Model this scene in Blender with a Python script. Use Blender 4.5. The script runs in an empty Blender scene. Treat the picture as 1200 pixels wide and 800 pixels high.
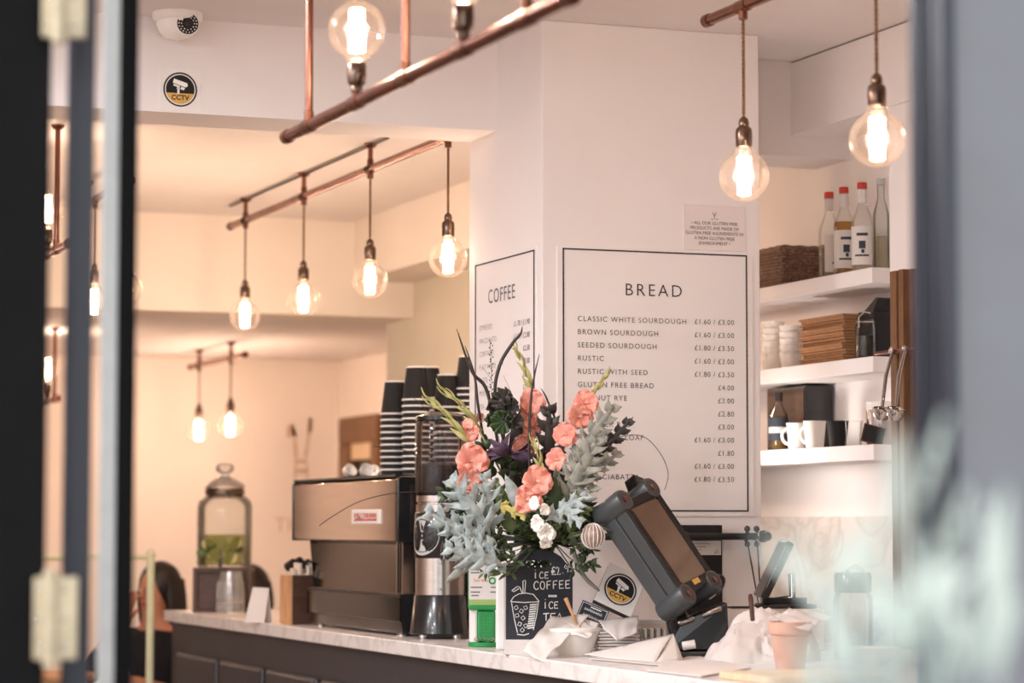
import bpy, bmesh, math, random
from mathutils import Vector, Matrix, noise
R = math.radians
random.seed(11)
scene = bpy.context.scene
COL = scene.collection

# ------------------------------------------------------------------ camera
EYE = 1.42; FPX = 3068.0; YAW = R(21.02); PITCH = R(4.0)
cam_data = bpy.data.cameras.new('camera')
cam_data.sensor_width = 36.0; cam_data.lens = 36.0 * FPX / 1200.0
cam_data.clip_start = 0.05; cam_data.clip_end = 200
cam_data.dof.use_dof = True; cam_data.dof.focus_distance = 7.4; cam_data.dof.aperture_fstop = 2.7
cam = bpy.data.objects.new('camera', cam_data); COL.objects.link(cam)
cam.location = (0, 0, EYE); cam.rotation_euler = (R(90) + PITCH, 0, -YAW)
scene.camera = cam
# ------------------------------------------------------------------ sky, exposure
world = bpy.data.worlds.new('sky'); scene.world = world; world.use_nodes = True
wn = world.node_tree; wn.nodes.clear()
wo = wn.nodes.new('ShaderNodeOutputWorld'); wb = wn.nodes.new('ShaderNodeBackground')
wb.inputs[0].default_value = (0.98, 0.985, 1.0, 1); wb.inputs[1].default_value = 1.1
wn.links.new(wb.outputs[0], wo.inputs[0])
vs = scene.view_settings
vs.view_transform = 'Standard'; vs.look = 'None'; vs.gamma = 1.0; vs.use_curve_mapping = False
vs.exposure = 1.09
scene.cycles.use_denoising = True
scene.cycles.max_bounces = 10; scene.cycles.diffuse_bounces = 6; scene.cycles.transparent_max_bounces = 16
BULB_W = 3.1            # watts of each filament bulb's glow
CEIL_W = 27.0           # watts of each added, unseen ceiling downlight of the front room

def ray(px, py):
    x = (px - 600) / FPX; y = -(py - 400) / FPX
    fw = Vector((math.sin(YAW) * math.cos(PITCH), math.cos(YAW) * math.cos(PITCH), math.sin(PITCH)))
    rt = Vector((math.cos(YAW), -math.sin(YAW), 0)); up = rt.cross(fw)
    return fw + rt * x + up * y
CAM = Vector((0, 0, EYE))
def on_x(px, py, X): r = ray(px, py); return CAM + r * (X / r.x)
def on_y(px, py, Y): r = ray(px, py); return CAM + r * (Y / r.y)
def on_z(px, py, Z): r = ray(px, py); return CAM + r * ((Z - EYE) / r.z)
def at_d(px, py, d): return CAM + ray(px, py) * d
VR = -YAW               # turn that makes a thing's front look at the street

# ------------------------------------------------------------------ materials
def lin(c):
    c /= 255.0
    return c / 12.92 if c <= 0.04045 else ((c + 0.055) / 1.055) ** 2.4
def rgb(r, g, b): return (lin(r), lin(g), lin(b), 1)
def mat(name, col, rough=0.6, metal=0.0, vary=0.06, scale=30.0, bump=0.0, stretch=None, spec=0.5, sheen=0, col2=None, trans=0.0, coat=0.0, sss=0.0):
    m = bpy.data.materials.new(name); m.use_nodes = True
    nt = m.node_tree; b = nt.nodes['Principled BSDF']
    b.inputs['Roughness'].default_value = rough; b.inputs['Metallic'].default_value = metal
    b.inputs['Specular IOR Level'].default_value = spec
    if trans: b.inputs['Transmission Weight'].default_value = trans
    if coat: b.inputs['Coat Weight'].default_value = coat
    if sss: b.inputs['Subsurface Weight'].default_value = sss; b.inputs['Subsurface Scale'].default_value = 0.01
    c = rgb(*col)
    tc = nt.nodes.new('ShaderNodeTexCoord'); mp = nt.nodes.new('ShaderNodeMapping')
    nt.links.new(tc.outputs['Object'], mp.inputs[0])
    if stretch: mp.inputs['Scale'].default_value = stretch
    nz = nt.nodes.new('ShaderNodeTexNoise'); nz.inputs['Scale'].default_value = scale; nz.inputs['Detail'].default_value = 5
    nt.links.new(mp.outputs[0], nz.inputs['Vector'])
    rp = nt.nodes.new('ShaderNodeValToRGB')
    rp.color_ramp.elements[0].position = 0.3; rp.color_ramp.elements[1].position = 0.7
    if col2: a, d = c, rgb(*col2)
    else:
        a = tuple(max(0, v * (1 - vary)) for v in c[:3]) + (1,); d = tuple(min(1, v * (1 + vary)) for v in c[:3]) + (1,)
    rp.color_ramp.elements[0].color = a; rp.color_ramp.elements[1].color = d
    nt.links.new(nz.outputs['Fac'], rp.inputs[0]); nt.links.new(rp.outputs[0], b.inputs['Base Color'])
    if bump:
        bm_ = nt.nodes.new('ShaderNodeBump'); bm_.inputs['Strength'].default_value = bump; bm_.inputs['Distance'].default_value = 0.002
        nt.links.new(nz.outputs['Fac'], bm_.inputs['Height']); nt.links.new(bm_.outputs[0], b.inputs['Normal'])
    return m
def thin_glass(name, tint=(1, 1, 1), gloss=1.0, rough=0.02, body=0.0, body_col=(1, 1, 1)):
    m = bpy.data.materials.new(name); m.use_nodes = True; nt = m.node_tree; nt.nodes.clear()
    out = nt.nodes.new('ShaderNodeOutputMaterial'); tr = nt.nodes.new('ShaderNodeBsdfTransparent'); gl = nt.nodes.new('ShaderNodeBsdfGlossy')
    fr = nt.nodes.new('ShaderNodeLayerWeight'); fr.inputs['Blend'].default_value = 0.25
    mx = nt.nodes.new('ShaderNodeMixShader'); ml = nt.nodes.new('ShaderNodeMath'); ml.operation = 'MULTIPLY'; ml.inputs[1].default_value = gloss
    tr.inputs[0].default_value = tint + (1,); gl.inputs['Roughness'].default_value = rough
    nz = nt.nodes.new('ShaderNodeTexNoise'); nz.inputs['Scale'].default_value = 14
    bp = nt.nodes.new('ShaderNodeBump'); bp.inputs['Strength'].default_value = 0.05; bp.inputs['Distance'].default_value = 0.002
    nt.links.new(nz.outputs['Fac'], bp.inputs['Height']); nt.links.new(bp.outputs[0], gl.inputs['Normal'])
    nt.links.new(fr.outputs['Fresnel'], ml.inputs[0]); nt.links.new(ml.outputs[0], mx.inputs[0])
    nt.links.new(tr.outputs[0], mx.inputs[1]); nt.links.new(gl.outputs[0], mx.inputs[2])
    last = mx.outputs[0]
    if body:
        df = nt.nodes.new('ShaderNodeBsdfDiffuse'); df.inputs[0].default_value = body_col + (1,)
        m2 = nt.nodes.new('ShaderNodeMixShader'); m2.inputs[0].default_value = body
        nt.links.new(last, m2.inputs[1]); nt.links.new(df.outputs[0], m2.inputs[2]); last = m2.outputs[0]
    nt.links.new(last, out.inputs[0]); return m
def emit(name, col, st):
    m = bpy.data.materials.new(name); m.use_nodes = True; nt = m.node_tree; nt.nodes.clear()
    out = nt.nodes.new('ShaderNodeOutputMaterial'); e = nt.nodes.new('ShaderNodeEmission')
    e.inputs[0].default_value = col + (1,); e.inputs[1].default_value = st
    nt.links.new(e.outputs[0], out.inputs[0]); return m
M = {}
M['paint'] = mat('white_wall_paint', (236, 230, 229), 0.75, vary=0.015, scale=6, bump=0.05)
M['paint_far'] = mat('cream_wall_paint', (236, 226, 216), 0.8, vary=0.02, scale=4, bump=0.05)
M['paint_olive'] = mat('pale_olive_paint', (221, 214, 196), 0.8, vary=0.02, scale=4)
M['ceil'] = mat('ceiling_paint', (228, 221, 218), 0.85, vary=0.015, scale=5)
M['floor'] = mat('wood_floor', (120, 92, 70), 0.5, vary=0.25, scale=4, stretch=(8, 1, 1), bump=0.1)
M['street'] = mat('grey_paving', (150, 148, 146), 0.9, vary=0.1, scale=12)
M['facade'] = mat('grey_facade_paint', (112, 114, 119), 0.7, vary=0.05, scale=8, bump=0.1)
M['navy'] = mat('navy_door_paint', (30, 33, 46), 0.4, vary=0.15, scale=10)
M['black_door'] = mat('black_door_paint', (12, 11, 13), 0.6, vary=0.2, scale=10, spec=0.12)
M['alu'] = mat('grey_weather_strip', (190, 190, 188), 0.5, vary=0.05)
M['old_brass'] = mat('pale_brass_hinge', (184, 170, 142), 0.45, 0.15, vary=0.2, scale=25, bump=0.2)
M['copper'] = mat('copper_pipe', (156, 104, 88), 0.27, 0.95, vary=0.18, scale=9, col2=(116, 76, 64))
M['copper_dark'] = mat('aged_copper', (120, 78, 62), 0.35, 0.9, vary=0.2, scale=12)
M['socket'] = mat('antique_brass', (112, 92, 80), 0.25, 1.0, vary=0.2, scale=30)
M['cord'] = mat('twisted_brown_cord', (120, 84, 54), 0.8, vary=0.5, scale=120, stretch=(1, 1, 0.6))
M['bulb'] = thin_glass('amber_bulb_glass', (1.0, 0.97, 0.94), 0.6, 0.03, 0.007, (1.0, 0.84, 0.74))
M['filament'] = emit('filament_glow', (1.0, 0.78, 0.5), 40.0)
M['glass'] = thin_glass('clear_glass', (0.98, 0.99, 0.99), 0.4, 0.02)
M['jar_glass'] = thin_glass('jar_glass', (0.95, 0.96, 0.95), 0.75, 0.02)
M['cut_glass'] = thin_glass('cut_glass', (0.95, 0.93, 0.92), 6.0, 0.12, 0.12, (0.9, 0.86, 0.82))
M['smoke_glass'] = thin_glass('smoky_hopper_glass', (0.90, 0.88, 0.88), 0.8, 0.03)
M['water'] = thin_glass('lemon_water', (0.80, 0.80, 0.52), 0.2, 0.1, 0.3, (0.30, 0.28, 0.12))
M['black'] = mat('black_paint', (26, 25, 26), 0.45, vary=0.12)
M['black_gloss'] = mat('black_plastic', (30, 30, 32), 0.22, vary=0.1, coat=0.3)
M['black_matte'] = mat('matte_black_card', (25, 24, 25), 0.8, vary=0.1)
M['ink'] = mat('black_ink', (48, 45, 48), 0.8, vary=0.05)
M['ink_grey'] = mat('grey_ink', (105, 100, 102), 0.8, vary=0.05)
M['chalk'] = mat('white_chalk', (240, 240, 238), 0.9, vary=0.05)
M['slate'] = mat('chalkboard_slate', (42, 44, 52), 0.75, vary=0.15, scale=14)
M['panel'] = mat('menu_panel', (232, 222, 220), 0.6, vary=0.01, scale=8)
M['panel_cool'] = mat('coffee_menu_panel', (233, 228, 230), 0.6, vary=0.01, scale=8)
M['white'] = mat('white_plastic', (238, 234, 230), 0.5, vary=0.02)
M['ceramic'] = mat('white_ceramic', (240, 236, 231), 0.2, vary=0.02, coat=0.3)
M['paper'] = mat('white_paper', (216, 209, 204), 0.85, vary=0.025, scale=12, bump=0.2)
M['cream_paper'] = mat('cream_paper', (222, 205, 186), 0.85, vary=0.08, scale=30)
M['bag'] = mat('white_bread_bag', (206, 197, 193), 0.6, vary=0.04, scale=9, bump=0.25)
M['gold'] = mat('gold_print', (214, 170, 88), 0.6, vary=0.06)
M['red'] = mat('red_print', (196, 62, 48), 0.6, vary=0.06)
M['steel'] = mat('brushed_steel', (186, 176, 170), 0.24, 1.0, vary=0.08, scale=18, stretch=(1, 1, 14))
M['machine_steel'] = mat('brushed_warm_steel', (216, 202, 192), 0.09, 1.0, vary=0.08, scale=8, stretch=(0.3, 0.3, 6))
M['mirror_steel'] = mat('polished_dark_steel', (46, 36, 32), 0.09, 1.0, vary=0.08, scale=6)
M['chrome'] = mat('chrome', (215, 210, 205), 0.08, 1.0, vary=0.03)
M['dark_steel'] = mat('gunmetal', (70, 66, 66), 0.3, 0.8, vary=0.12)
M['counter'] = mat('charcoal_counter_paint', (54, 52, 56), 0.45, vary=0.06, scale=7)
M['terracotta'] = mat('terracotta', (200, 160, 142), 0.85, vary=0.1, scale=18, bump=0.2)
M['walnut'] = mat('dark_walnut', (74, 48, 36), 0.5, vary=0.3, scale=10, stretch=(1, 1, 8))
M['oak'] = mat('light_oak', (206, 154, 108), 0.55, vary=0.18, scale=10, stretch=(6, 6, 1))
M['pale_wood'] = mat('pale_board_wood', (216, 190, 156), 0.6, vary=0.14, scale=12, stretch=(1, 8, 1))
M['gilt'] = mat('gilt_wood', (118, 82, 52), 0.45, 0.2, vary=0.25, scale=24, stretch=(1, 1, 0.3))
M['wicker'] = mat('brown_wicker', (128, 100, 82), 0.8, vary=0.4, scale=90)
M['green'] = mat('green_plastic', (40, 140, 72), 0.35, vary=0.08)
M['lime'] = mat('pale_green_print', (150, 178, 104), 0.6, vary=0.05)
M['screen_post'] = mat('pale_green_post', (214, 214, 178), 0.4, vary=0.05)
M['coral'] = mat('coral_petal', (226, 132, 116), 0.6, vary=0.2, scale=40, col2=(246, 178, 162), sss=0.1)
M['bud'] = mat('pale_green_bud', (150, 150, 84), 0.6, vary=0.3, scale=40, col2=(196, 190, 130))
M['leaf'] = mat('dark_green_leaf', (48, 66, 42), 0.5, vary=0.35, scale=30, col2=(74, 94, 58))
M['leaf_mid'] = mat('mid_green_leaf', (84, 106, 60), 0.5, vary=0.3, scale=30, col2=(112, 128, 76))
M['leaf_dark'] = mat('blackish_leaf', (46, 42, 42), 0.5, vary=0.3, scale=30, col2=(70, 66, 60))
M['silver_leaf'] = mat('silver_leaf', (134, 148, 148), 0.8, vary=0.15, scale=40, col2=(184, 196, 194))
M['grey_leaf'] = mat('grey_green_leaf', (112, 112, 104), 0.7, vary=0.25, scale=40, col2=(160, 160, 148))
M['purple_leaf'] = mat('purple_leaf', (66, 44, 66), 0.6, vary=0.3, scale=40, col2=(100, 76, 96))
M['yellow_leaf'] = mat('yellow_green_leaf', (178, 164, 92), 0.6, vary=0.2, scale=40)
M['white_petal'] = mat('white_petal', (238, 234, 226), 0.7, vary=0.06, scale=30)
M['twig'] = mat('dark_twig', (52, 42, 38), 0.8, vary=0.3, scale=60)
M['pod'] = mat('grey_seed_pod', (150, 130, 120), 0.8, vary=0.3, scale=60, bump=0.4)
M['skin'] = mat('skin', (196, 134, 104), 0.55, vary=0.05, sss=0.1)
M['hair'] = mat('dark_hair', (34, 24, 20), 0.5, vary=0.3, scale=60, stretch=(8, 8, 1))
M['black_cloth'] = mat('black_cloth', (24, 22, 24), 0.9, vary=0.2)
M['beans'] = mat('coffee_beans', (34, 22, 18), 0.4, vary=0.4, scale=90, bump=0.8)
M['lemon'] = mat('lemon_slice', (206, 200, 140), 0.6, vary=0.1)
M['mint'] = mat('mint_leaf', (70, 96, 50), 0.6, vary=0.2)
M['bluegrey'] = mat('pos_grey_plastic', (60, 65, 67), 0.38, vary=0.06, scale=60, bump=0.05)
M['screen'] = mat('dark_touch_screen', (168, 150, 136), 0.1, 0.7, vary=0.05)
M['brown_label'] = mat('navy_bottle_label', (44, 52, 66), 0.7, vary=0.1)
M['brown_liquid'] = thin_glass('amber_syrup', (0.78, 0.55, 0.26), 0.5, 0.05, 0.25, (0.45, 0.28, 0.1))
M['clear_liquid'] = thin_glass('pale_syrup', (0.9, 0.86, 0.76), 0.5, 0.05, 0.15, (0.6, 0.5, 0.3))
M['stencil'] = mat('faint_brown_stencil', (208, 182, 158), 0.8, vary=0.1)
M['cyan_card'] = mat('striped_cloth', (190, 200, 214), 0.8, vary=0.3, scale=60, stretch=(1, 12, 1))
def marble():
    m = mat('white_marble', (232, 226, 222), 0.22, vary=0.05, scale=8)
    nt = m.node_tree; b = nt.nodes['Principled BSDF']
    tc = nt.nodes.new('ShaderNodeTexCoord'); n1 = nt.nodes.new('ShaderNodeTexNoise'); n1.inputs['Scale'].default_value = 3.2; n1.inputs['Detail'].default_value = 9; n1.inputs['Distortion'].default_value = 1.6
    rp = nt.nodes.new('ShaderNodeValToRGB'); e = rp.color_ramp.elements
    e[0].position = 0.44; e[0].color = rgb(234, 228, 225); e[1].position = 0.56; e[1].color = rgb(234, 228, 225)
    k = rp.color_ramp.elements.new(0.5); k.color = rgb(216, 210, 206)
    nt.links.new(tc.outputs['Object'], n1.inputs[0]); nt.links.new(n1.outputs['Fac'], rp.inputs[0]); nt.links.new(rp.outputs[0], b.inputs['Base Color'])
    return m
M['marble'] = marble()

# ------------------------------------------------------------------ mesh builder
class MB:
    def __init__(s): s.v = []; s.f = []; s.m = []; s.sm = []
    def add(s, vs, fs, mi=0, T=None, smooth=True):
        o = len(s.v)
        for p in vs:
            p = Vector(p); s.v.append(T @ p if T else p)
        for f in fs: s.f.append([i + o for i in f]); s.m.append(mi); s.sm.append(smooth)
        return s
    def box(s, lo, hi, mi=0, T=None):
        x0, y0, z0 = lo; x1, y1, z1 = hi
        return s.add([(x0, y0, z0), (x1, y0, z0), (x1, y1, z0), (x0, y1, z0), (x0, y0, z1), (x1, y0, z1), (x1, y1, z1), (x0, y1, z1)],
              [(0, 3, 2, 1), (4, 5, 6, 7), (0, 1, 5, 4), (1, 2, 6, 5), (2, 3, 7, 6), (3, 0, 4, 7)], mi, T, False)
    def cbox(s, c, d, mi=0, T=None):
        return s.box((c[0] - d[0] / 2, c[1] - d[1] / 2, c[2] - d[2] / 2), (c[0] + d[0] / 2, c[1] + d[1] / 2, c[2] + d[2] / 2), mi, T)
    def lathe(s, prof, n=32, mi=0, T=None, caps=True, a0=0, a1=None):
        vs = []; fs = []; k = len(prof)
        for j in range(n):
            a = 2 * math.pi * j / n
            for r, z in prof: vs.append((r * math.cos(a), r * math.sin(a), z))
        for j in range(n):
            for i in range(k - 1):
                a, b = j * k + i, ((j + 1) % n) * k + i
                fs.append((a, b, b + 1, a + 1))
        if caps:
            if prof[0][0] > 1e-5: fs.append([j * k for j in range(n)][::-1])
            if prof[-1][0] > 1e-5: fs.append([j * k + k - 1 for j in range(n)])
        return s.add(vs, fs, mi, T)
    def tube(s, pts, r, n=10, mi=0, T=None, caps=True):
        pts = [Vector(p) for p in pts]; k = len(pts)
        rs = r if isinstance(r, (list, tuple)) else [r] * k
        vs = []; fs = []; nrm = None
        for i, p in enumerate(pts):
            t = (pts[min(i + 1, k - 1)] - pts[max(i - 1, 0)])
            if t.length < 1e-9: t = Vector((0, 0, 1))
            t.normalize()
            if nrm is None:
                nrm = t.orthogonal().normalized()
            else:
                nrm = nrm - t * nrm.dot(t)
                nrm = nrm.normalized() if nrm.length > 1e-6 else t.orthogonal().normalized()
            b = t.cross(nrm)
            for j in range(n):
                a = 2 * math.pi * j / n
                vs.append(p + (nrm * math.cos(a) + b * math.sin(a)) * rs[i])
        for i in range(k - 1):
            for j in range(n):
                a = i * n + j; b2 = i * n + (j + 1) % n
                fs.append((a, b2, b2 + n, a + n))
        if caps: fs.append(list(range(n))[::-1]); fs.append([(k - 1) * n + j for j in range(n)])
        return s.add(vs, fs, mi, T)
    def sphere(s, c, r, mi=0, T=None, n=20, k=12):
        r = r if isinstance(r, (list, tuple)) else (r, r, r)
        prof = [(math.sin(math.pi * i / k), -math.cos(math.pi * i / k)) for i in range(k + 1)]
        X = Matrix.Translation(c) @ Matrix.Diagonal((r[0], r[1], r[2], 1))
        return s.lathe(prof, n, mi, (T @ X) if T else X, False)
    def prism(s, poly, z0, z1, mi=0, T=None):
        n = len(poly)
        vs = [(x, y, z0) for x, y in poly] + [(x, y, z1) for x, y in poly]
        fs = [list(range(n))[::-1], [n + i for i in range(n)]] + [(i, (i + 1) % n, n + (i + 1) % n, n + i) for i in range(n)]
        return s.add(vs, fs, mi, T)
    def grid(s, fn, nu, nv, mi=0, T=None):
        vs = [fn(i / nu, j / nv) for i in range(nu + 1) for j in range(nv + 1)]
        fs = [(i * (nv + 1) + j, (i + 1) * (nv + 1) + j, (i + 1) * (nv + 1) + j + 1, i * (nv + 1) + j + 1) for i in range(nu) for j in range(nv)]
        return s.add(vs, fs, mi, T)
    def text(s, body, size, T, mi=0, align='LEFT', track=1.0, thin=0.0, res=3):
        cu = bpy.data.curves.new('t', 'FONT'); cu.body = body; cu.size = size; cu.align_x = align
        cu.space_character = track; cu.offset = thin; cu.resolution_u = res; cu.fill_mode = 'FRONT' if hasattr(cu, 'fill_mode') else cu.fill_mode
        ob = bpy.data.objects.new('t', cu); COL.objects.link(ob)
        dg = bpy.context.evaluated_depsgraph_get(); me = bpy.data.meshes.new_from_object(ob.evaluated_get(dg))
        s.add([v.co.copy() for v in me.vertices], [list(p.vertices) for p in me.polygons], mi, T, False)
        bpy.data.objects.remove(ob); bpy.data.curves.remove(cu); bpy.data.meshes.remove(me)
        return s
    def obj(s, name, mats, parent=None, bevel=0, solid=0, sub=0, loc=None, rz=0):
        me = bpy.data.meshes.new(name)
        me.from_pydata([tuple(v) for v in s.v], [], s.f)
        for m_ in (mats if isinstance(mats, (list, tuple)) else [mats]): me.materials.append(M[m_] if isinstance(m_, str) else m_)
        me.polygons.foreach_set('material_index', s.m); me.polygons.foreach_set('use_smooth', s.sm)
        me.update()
        if any(s.sm): me.set_sharp_from_angle(angle=R(42))
        o = bpy.data.objects.new(name, me); COL.objects.link(o)
        if parent: o.parent = parent
        if loc is not None: o.location = loc
        o.rotation_euler.z = rz
        if sub: q = o.modifiers.new('smooth', 'SUBSURF'); q.levels = sub; q.render_levels = sub
        if solid: q = o.modifiers.new('thickness', 'SOLIDIFY'); q.thickness = solid; q.offset = 0
        if bevel: q = o.modifiers.new('edges', 'BEVEL'); q.width = bevel; q.segments = 2; q.limit_method = 'ANGLE'; q.angle_limit = R(40)
        return o
def tag(o, label, cat, group=None):
    o['label'] = label; o['category'] = cat
    if group: o['group'] = group
    return o
def thing(name, label, cat, loc=(0, 0, 0), rz=0, group=None):
    o = bpy.data.objects.new(name, None); COL.objects.link(o); o.empty_display_size = 0.05
    o.location = loc; o.rotation_euler.z = rz
    return tag(o, label, cat, group)
def struct(name, mb, m, **k):
    o = mb.obj(name, m, **k); o['kind'] = 'structure'; return o
def copy_tree(o, parent=None):
    c = o.copy(); COL.objects.link(c)
    if parent: c.parent = parent
    for ch in o.children: copy_tree(ch, c)
    return c
def bez(p, n=12):
    p = [Vector(q) for q in p]; out = []
    for i in range(n + 1):
        t = i / n; q = list(p)
        while len(q) > 1: q = [q[j].lerp(q[j + 1], t) for j in range(len(q) - 1)]
        out.append(q[0])
    return out
def spline(p, n=6):
    p = [Vector(q) for q in p]; out = []
    for i in range(len(p) - 1):
        a, b, c, d = p[max(i - 1, 0)], p[i], p[i + 1], p[min(i + 2, len(p) - 1)]
        for k in range(n):
            t = k / n
            out.append(0.5 * ((2 * b) + (c - a) * t + (2 * a - 5 * b + 4 * c - d) * t * t + (3 * b - a - 3 * c + d) * t ** 3))
    out.append(p[-1]); return out
def frame(o, x, y):      # matrix: local x -> x, local y -> y, local z -> x cross y
    x = Vector(x).normalized(); y = Vector(y); y = (y - x * y.dot(x)).normalized(); z = x.cross(y)
    m_ = Matrix((x, y, z)).transposed().to_4x4(); m_.translation = Vector(o); return m_
UP = Vector((0, 0, 1))
def face_y(x, y, z): return frame((x, y, z), (1, 0, 0), (0, 0, 1))        # writing on a wall that faces the street (-Y)
def face_x(x, y, z): return frame((x, y, z), (0, -1, 0), (0, 0, 1))       # writing on a wall that faces -X
# ------------------------------------------------------------------ the room
CEIL = 2.906; BACK_CEIL = 2.755; FAR_CEIL = 2.352; PX0, PX1, PY0, PY1 = 2.8225, 3.533, 7.1, 7.722
B = lambda lo, hi: MB().box(lo, hi)
struct('floor', B((-3.2, 3.1, -0.1), (4.6, 14.5, 0)), 'floor')
struct('pavement', B((-14, -14, -0.14), (14, 3.1, -0.04)), 'street')
struct('wall_left', B((-3.35, 3.1, 0), (-3.2, 14.5, CEIL)), 'paint_far')
struct('wall_right', B((4.05, 3.2, 0), (4.2, 8.8, CEIL)), 'paint')
struct('wall_right_column', B((3.845, 5.6, 0), (4.05, 6.86, 2.667)), 'paint')
struct('wall_niche', B((3.75, 8.8, 0), (4.2, 8.95, CEIL)), 'paint')
struct('ceiling', B((-3.35, 3.0, CEIL), (4.2, 8.95, CEIL + 0.15)), 'ceil')
struct('ceiling_back', B((-3.35, 7.722, BACK_CEIL), (3.75, 11.3, BACK_CEIL + 0.15)), 'ceil')
struct('ceiling_far', B((-3.35, 11.3, FAR_CEIL), (4.6, 14.5, FAR_CEIL + 0.15)), 'ceil')
struct('trim_front_beam', B((-3.2, 7.473, 2.627), (PX0, PY1, CEIL)), 'paint')
struct('trim_right_beam', B((PX1, 7.473, 2.600), (4.05, PY1, CEIL)), 'paint')
struct('trim_ceiling_duct', B((3.833, 4.2, 2.667), (4.05, 7.473, CEIL - 0.006)), 'paint')
struct('wall_pillar', B((PX0, PY0, 0), (PX1, PY1, CEIL)), 'paint', bevel=0.004)
struct('wall_back_right', B((3.75, 8.95, 0), (3.9, 11.36, BACK_CEIL)), 'paint_olive')
struct('trim_back_soffit', B((3.473, 8.8, 2.49), (3.75, 10.98, BACK_CEIL)), 'paint_far')
struct('trim_far_beam', B((-3.2, 10.98, 2.335), (3.75, 11.3, BACK_CEIL)), 'paint_far')
struct('wall_far_return', B((3.9, 11.2, 0), (4.6, 11.36, FAR_CEIL)), 'paint_olive')
struct('wall_far', B((-3.35, 14.32, 0), (4.6, 14.5, FAR_CEIL)), 'paint_far')
struct('wall_far_right', B((4.436, 11.36, 0), (4.6, 14.32, FAR_CEIL)), 'paint_far')
struct('wall_front', MB().box((1.87, 3.0, -0.04), (4.2, 3.2, 3.1)).box((1.776, 3.0, -0.04), (1.87, 3.03, 3.1)), 'facade')
struct('wall_front_left', B((-3.35, 2.9, -0.04), (-2.9, 3.1, 3.1)), 'facade')
j = MB().box((1.757, 2.985, -0.04), (1.776, 3.02, 2.95)).box((1.760, 3.031, -0.04), (1.86, 3.05, 2.95)).box((1.755, 3.05, -0.04), (1.868, 3.075, 2.95))
struct('trim_door_jamb', j, 'navy', bevel=0.003)
# marble splash-back on the right wall behind the shelves
struct('trim_marble_splashback', B((4.035, 6.86, 1.0), (4.05, 8.6, 1.447)), 'marble')

# ------------------------------------------------------------------ added ceiling downlights, unseen above the frame, to brighten the front room
M['added_lamp_disc'] = emit('added_downlight_glow', (1.0, .98, .97), 6.0)
names_ = {(-2.0, 4.0): 'far left by the street', (-2.0, 6.0): 'far left by the beam', (-.6, 4.0): 'left by the street', (-.6, 6.0): 'left by the beam', (.7, 4.0): 'middle by the street', (.7, 6.0): 'middle by the beam'}
for (x, y), w in names_.items():
    root = thing('added_downlight', 'added unseen ceiling downlight, ' + w, 'added ceiling light', (x, y, CEIL), 0)
    MB().lathe([(.13, -.001), (.15, -.004), (.155, -.014), (.14, -.018), (.128, -.012)], 40, 0, None, False).obj('ring', 'white', root)
    MB().lathe([(0, -.010), (.13, -.010)], 40, 0, None, False).obj('diffuser', 'added_lamp_disc', root)
    ld = bpy.data.lights.new('downlight', 'AREA'); ld.shape = 'DISK'; ld.size = .26; ld.energy = CEIL_W * (.4 if x > 3 else 1); ld.color = (.98, .99, 1.05)
    lo = bpy.data.objects.new('downlight', ld); COL.objects.link(lo); lo.parent = root; lo.location = (0, 0, -.022)

# added wall lamp, unseen behind the pillar, to brighten the shelf wall
root = thing('added_wall_lamp', 'added unseen wall lamp behind the pillar, brightening the shelf wall', 'wall lamp', (PX1, 7.56, 1.62))
MB().lathe([(0, 0), (.045, 0), (.045, .012), (.02, .02), (.012, .05), (0, .05)], 28, 0, Matrix.Rotation(R(90), 4, 'Y')).obj('base', 'white', root)
MB().sphere((.075, 0, 0), .032).obj('globe', emit('added_globe_glow', (1.0, .92, .85), 2.0), root)
ld = bpy.data.lights.new('added_wall_lamp_light', 'POINT'); ld.energy = 2.2; ld.color = (1.0, .92, .85); ld.shadow_soft_size = .035
lo = bpy.data.objects.new('added_wall_lamp_light', ld); COL.objects.link(lo); lo.parent = root; lo.location = (.125, 0, 0)
# unseen far room doors, added to darken the coffee machine's reflection
for n_, x0_, x1_ in ((4, 1.17, 1.95), (5, -.15, .66)):
    root = bpy.data.objects.new('door_%d' % n_, None); COL.objects.link(root); root['kind'] = 'structure'; root.location = ((x0_ + x1_) / 2, 14.32, 0); h_ = (x1_ - x0_) / 2
    MB().box((-h_, -.04, 0), (-h_ + .08, 0, 2.1)).box((h_ - .08, -.04, 0), (h_, 0, 2.1)).box((-h_ + .08, -.04, 2.02), (h_ - .08, 0, 2.1)).obj('door_frame', 'walnut', root)
    MB().box((-h_ + .08, -.03, .01), (h_ - .08, 0, 2.02)).obj('door_leaf', 'walnut', root); MB().tube([(h_ - .14, -.03, 1.0), (h_ - .14, -.07, 1.0), (h_ - .24, -.07, 1.0)], .009, 8).obj('door_handle', 'chrome', root)

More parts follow.
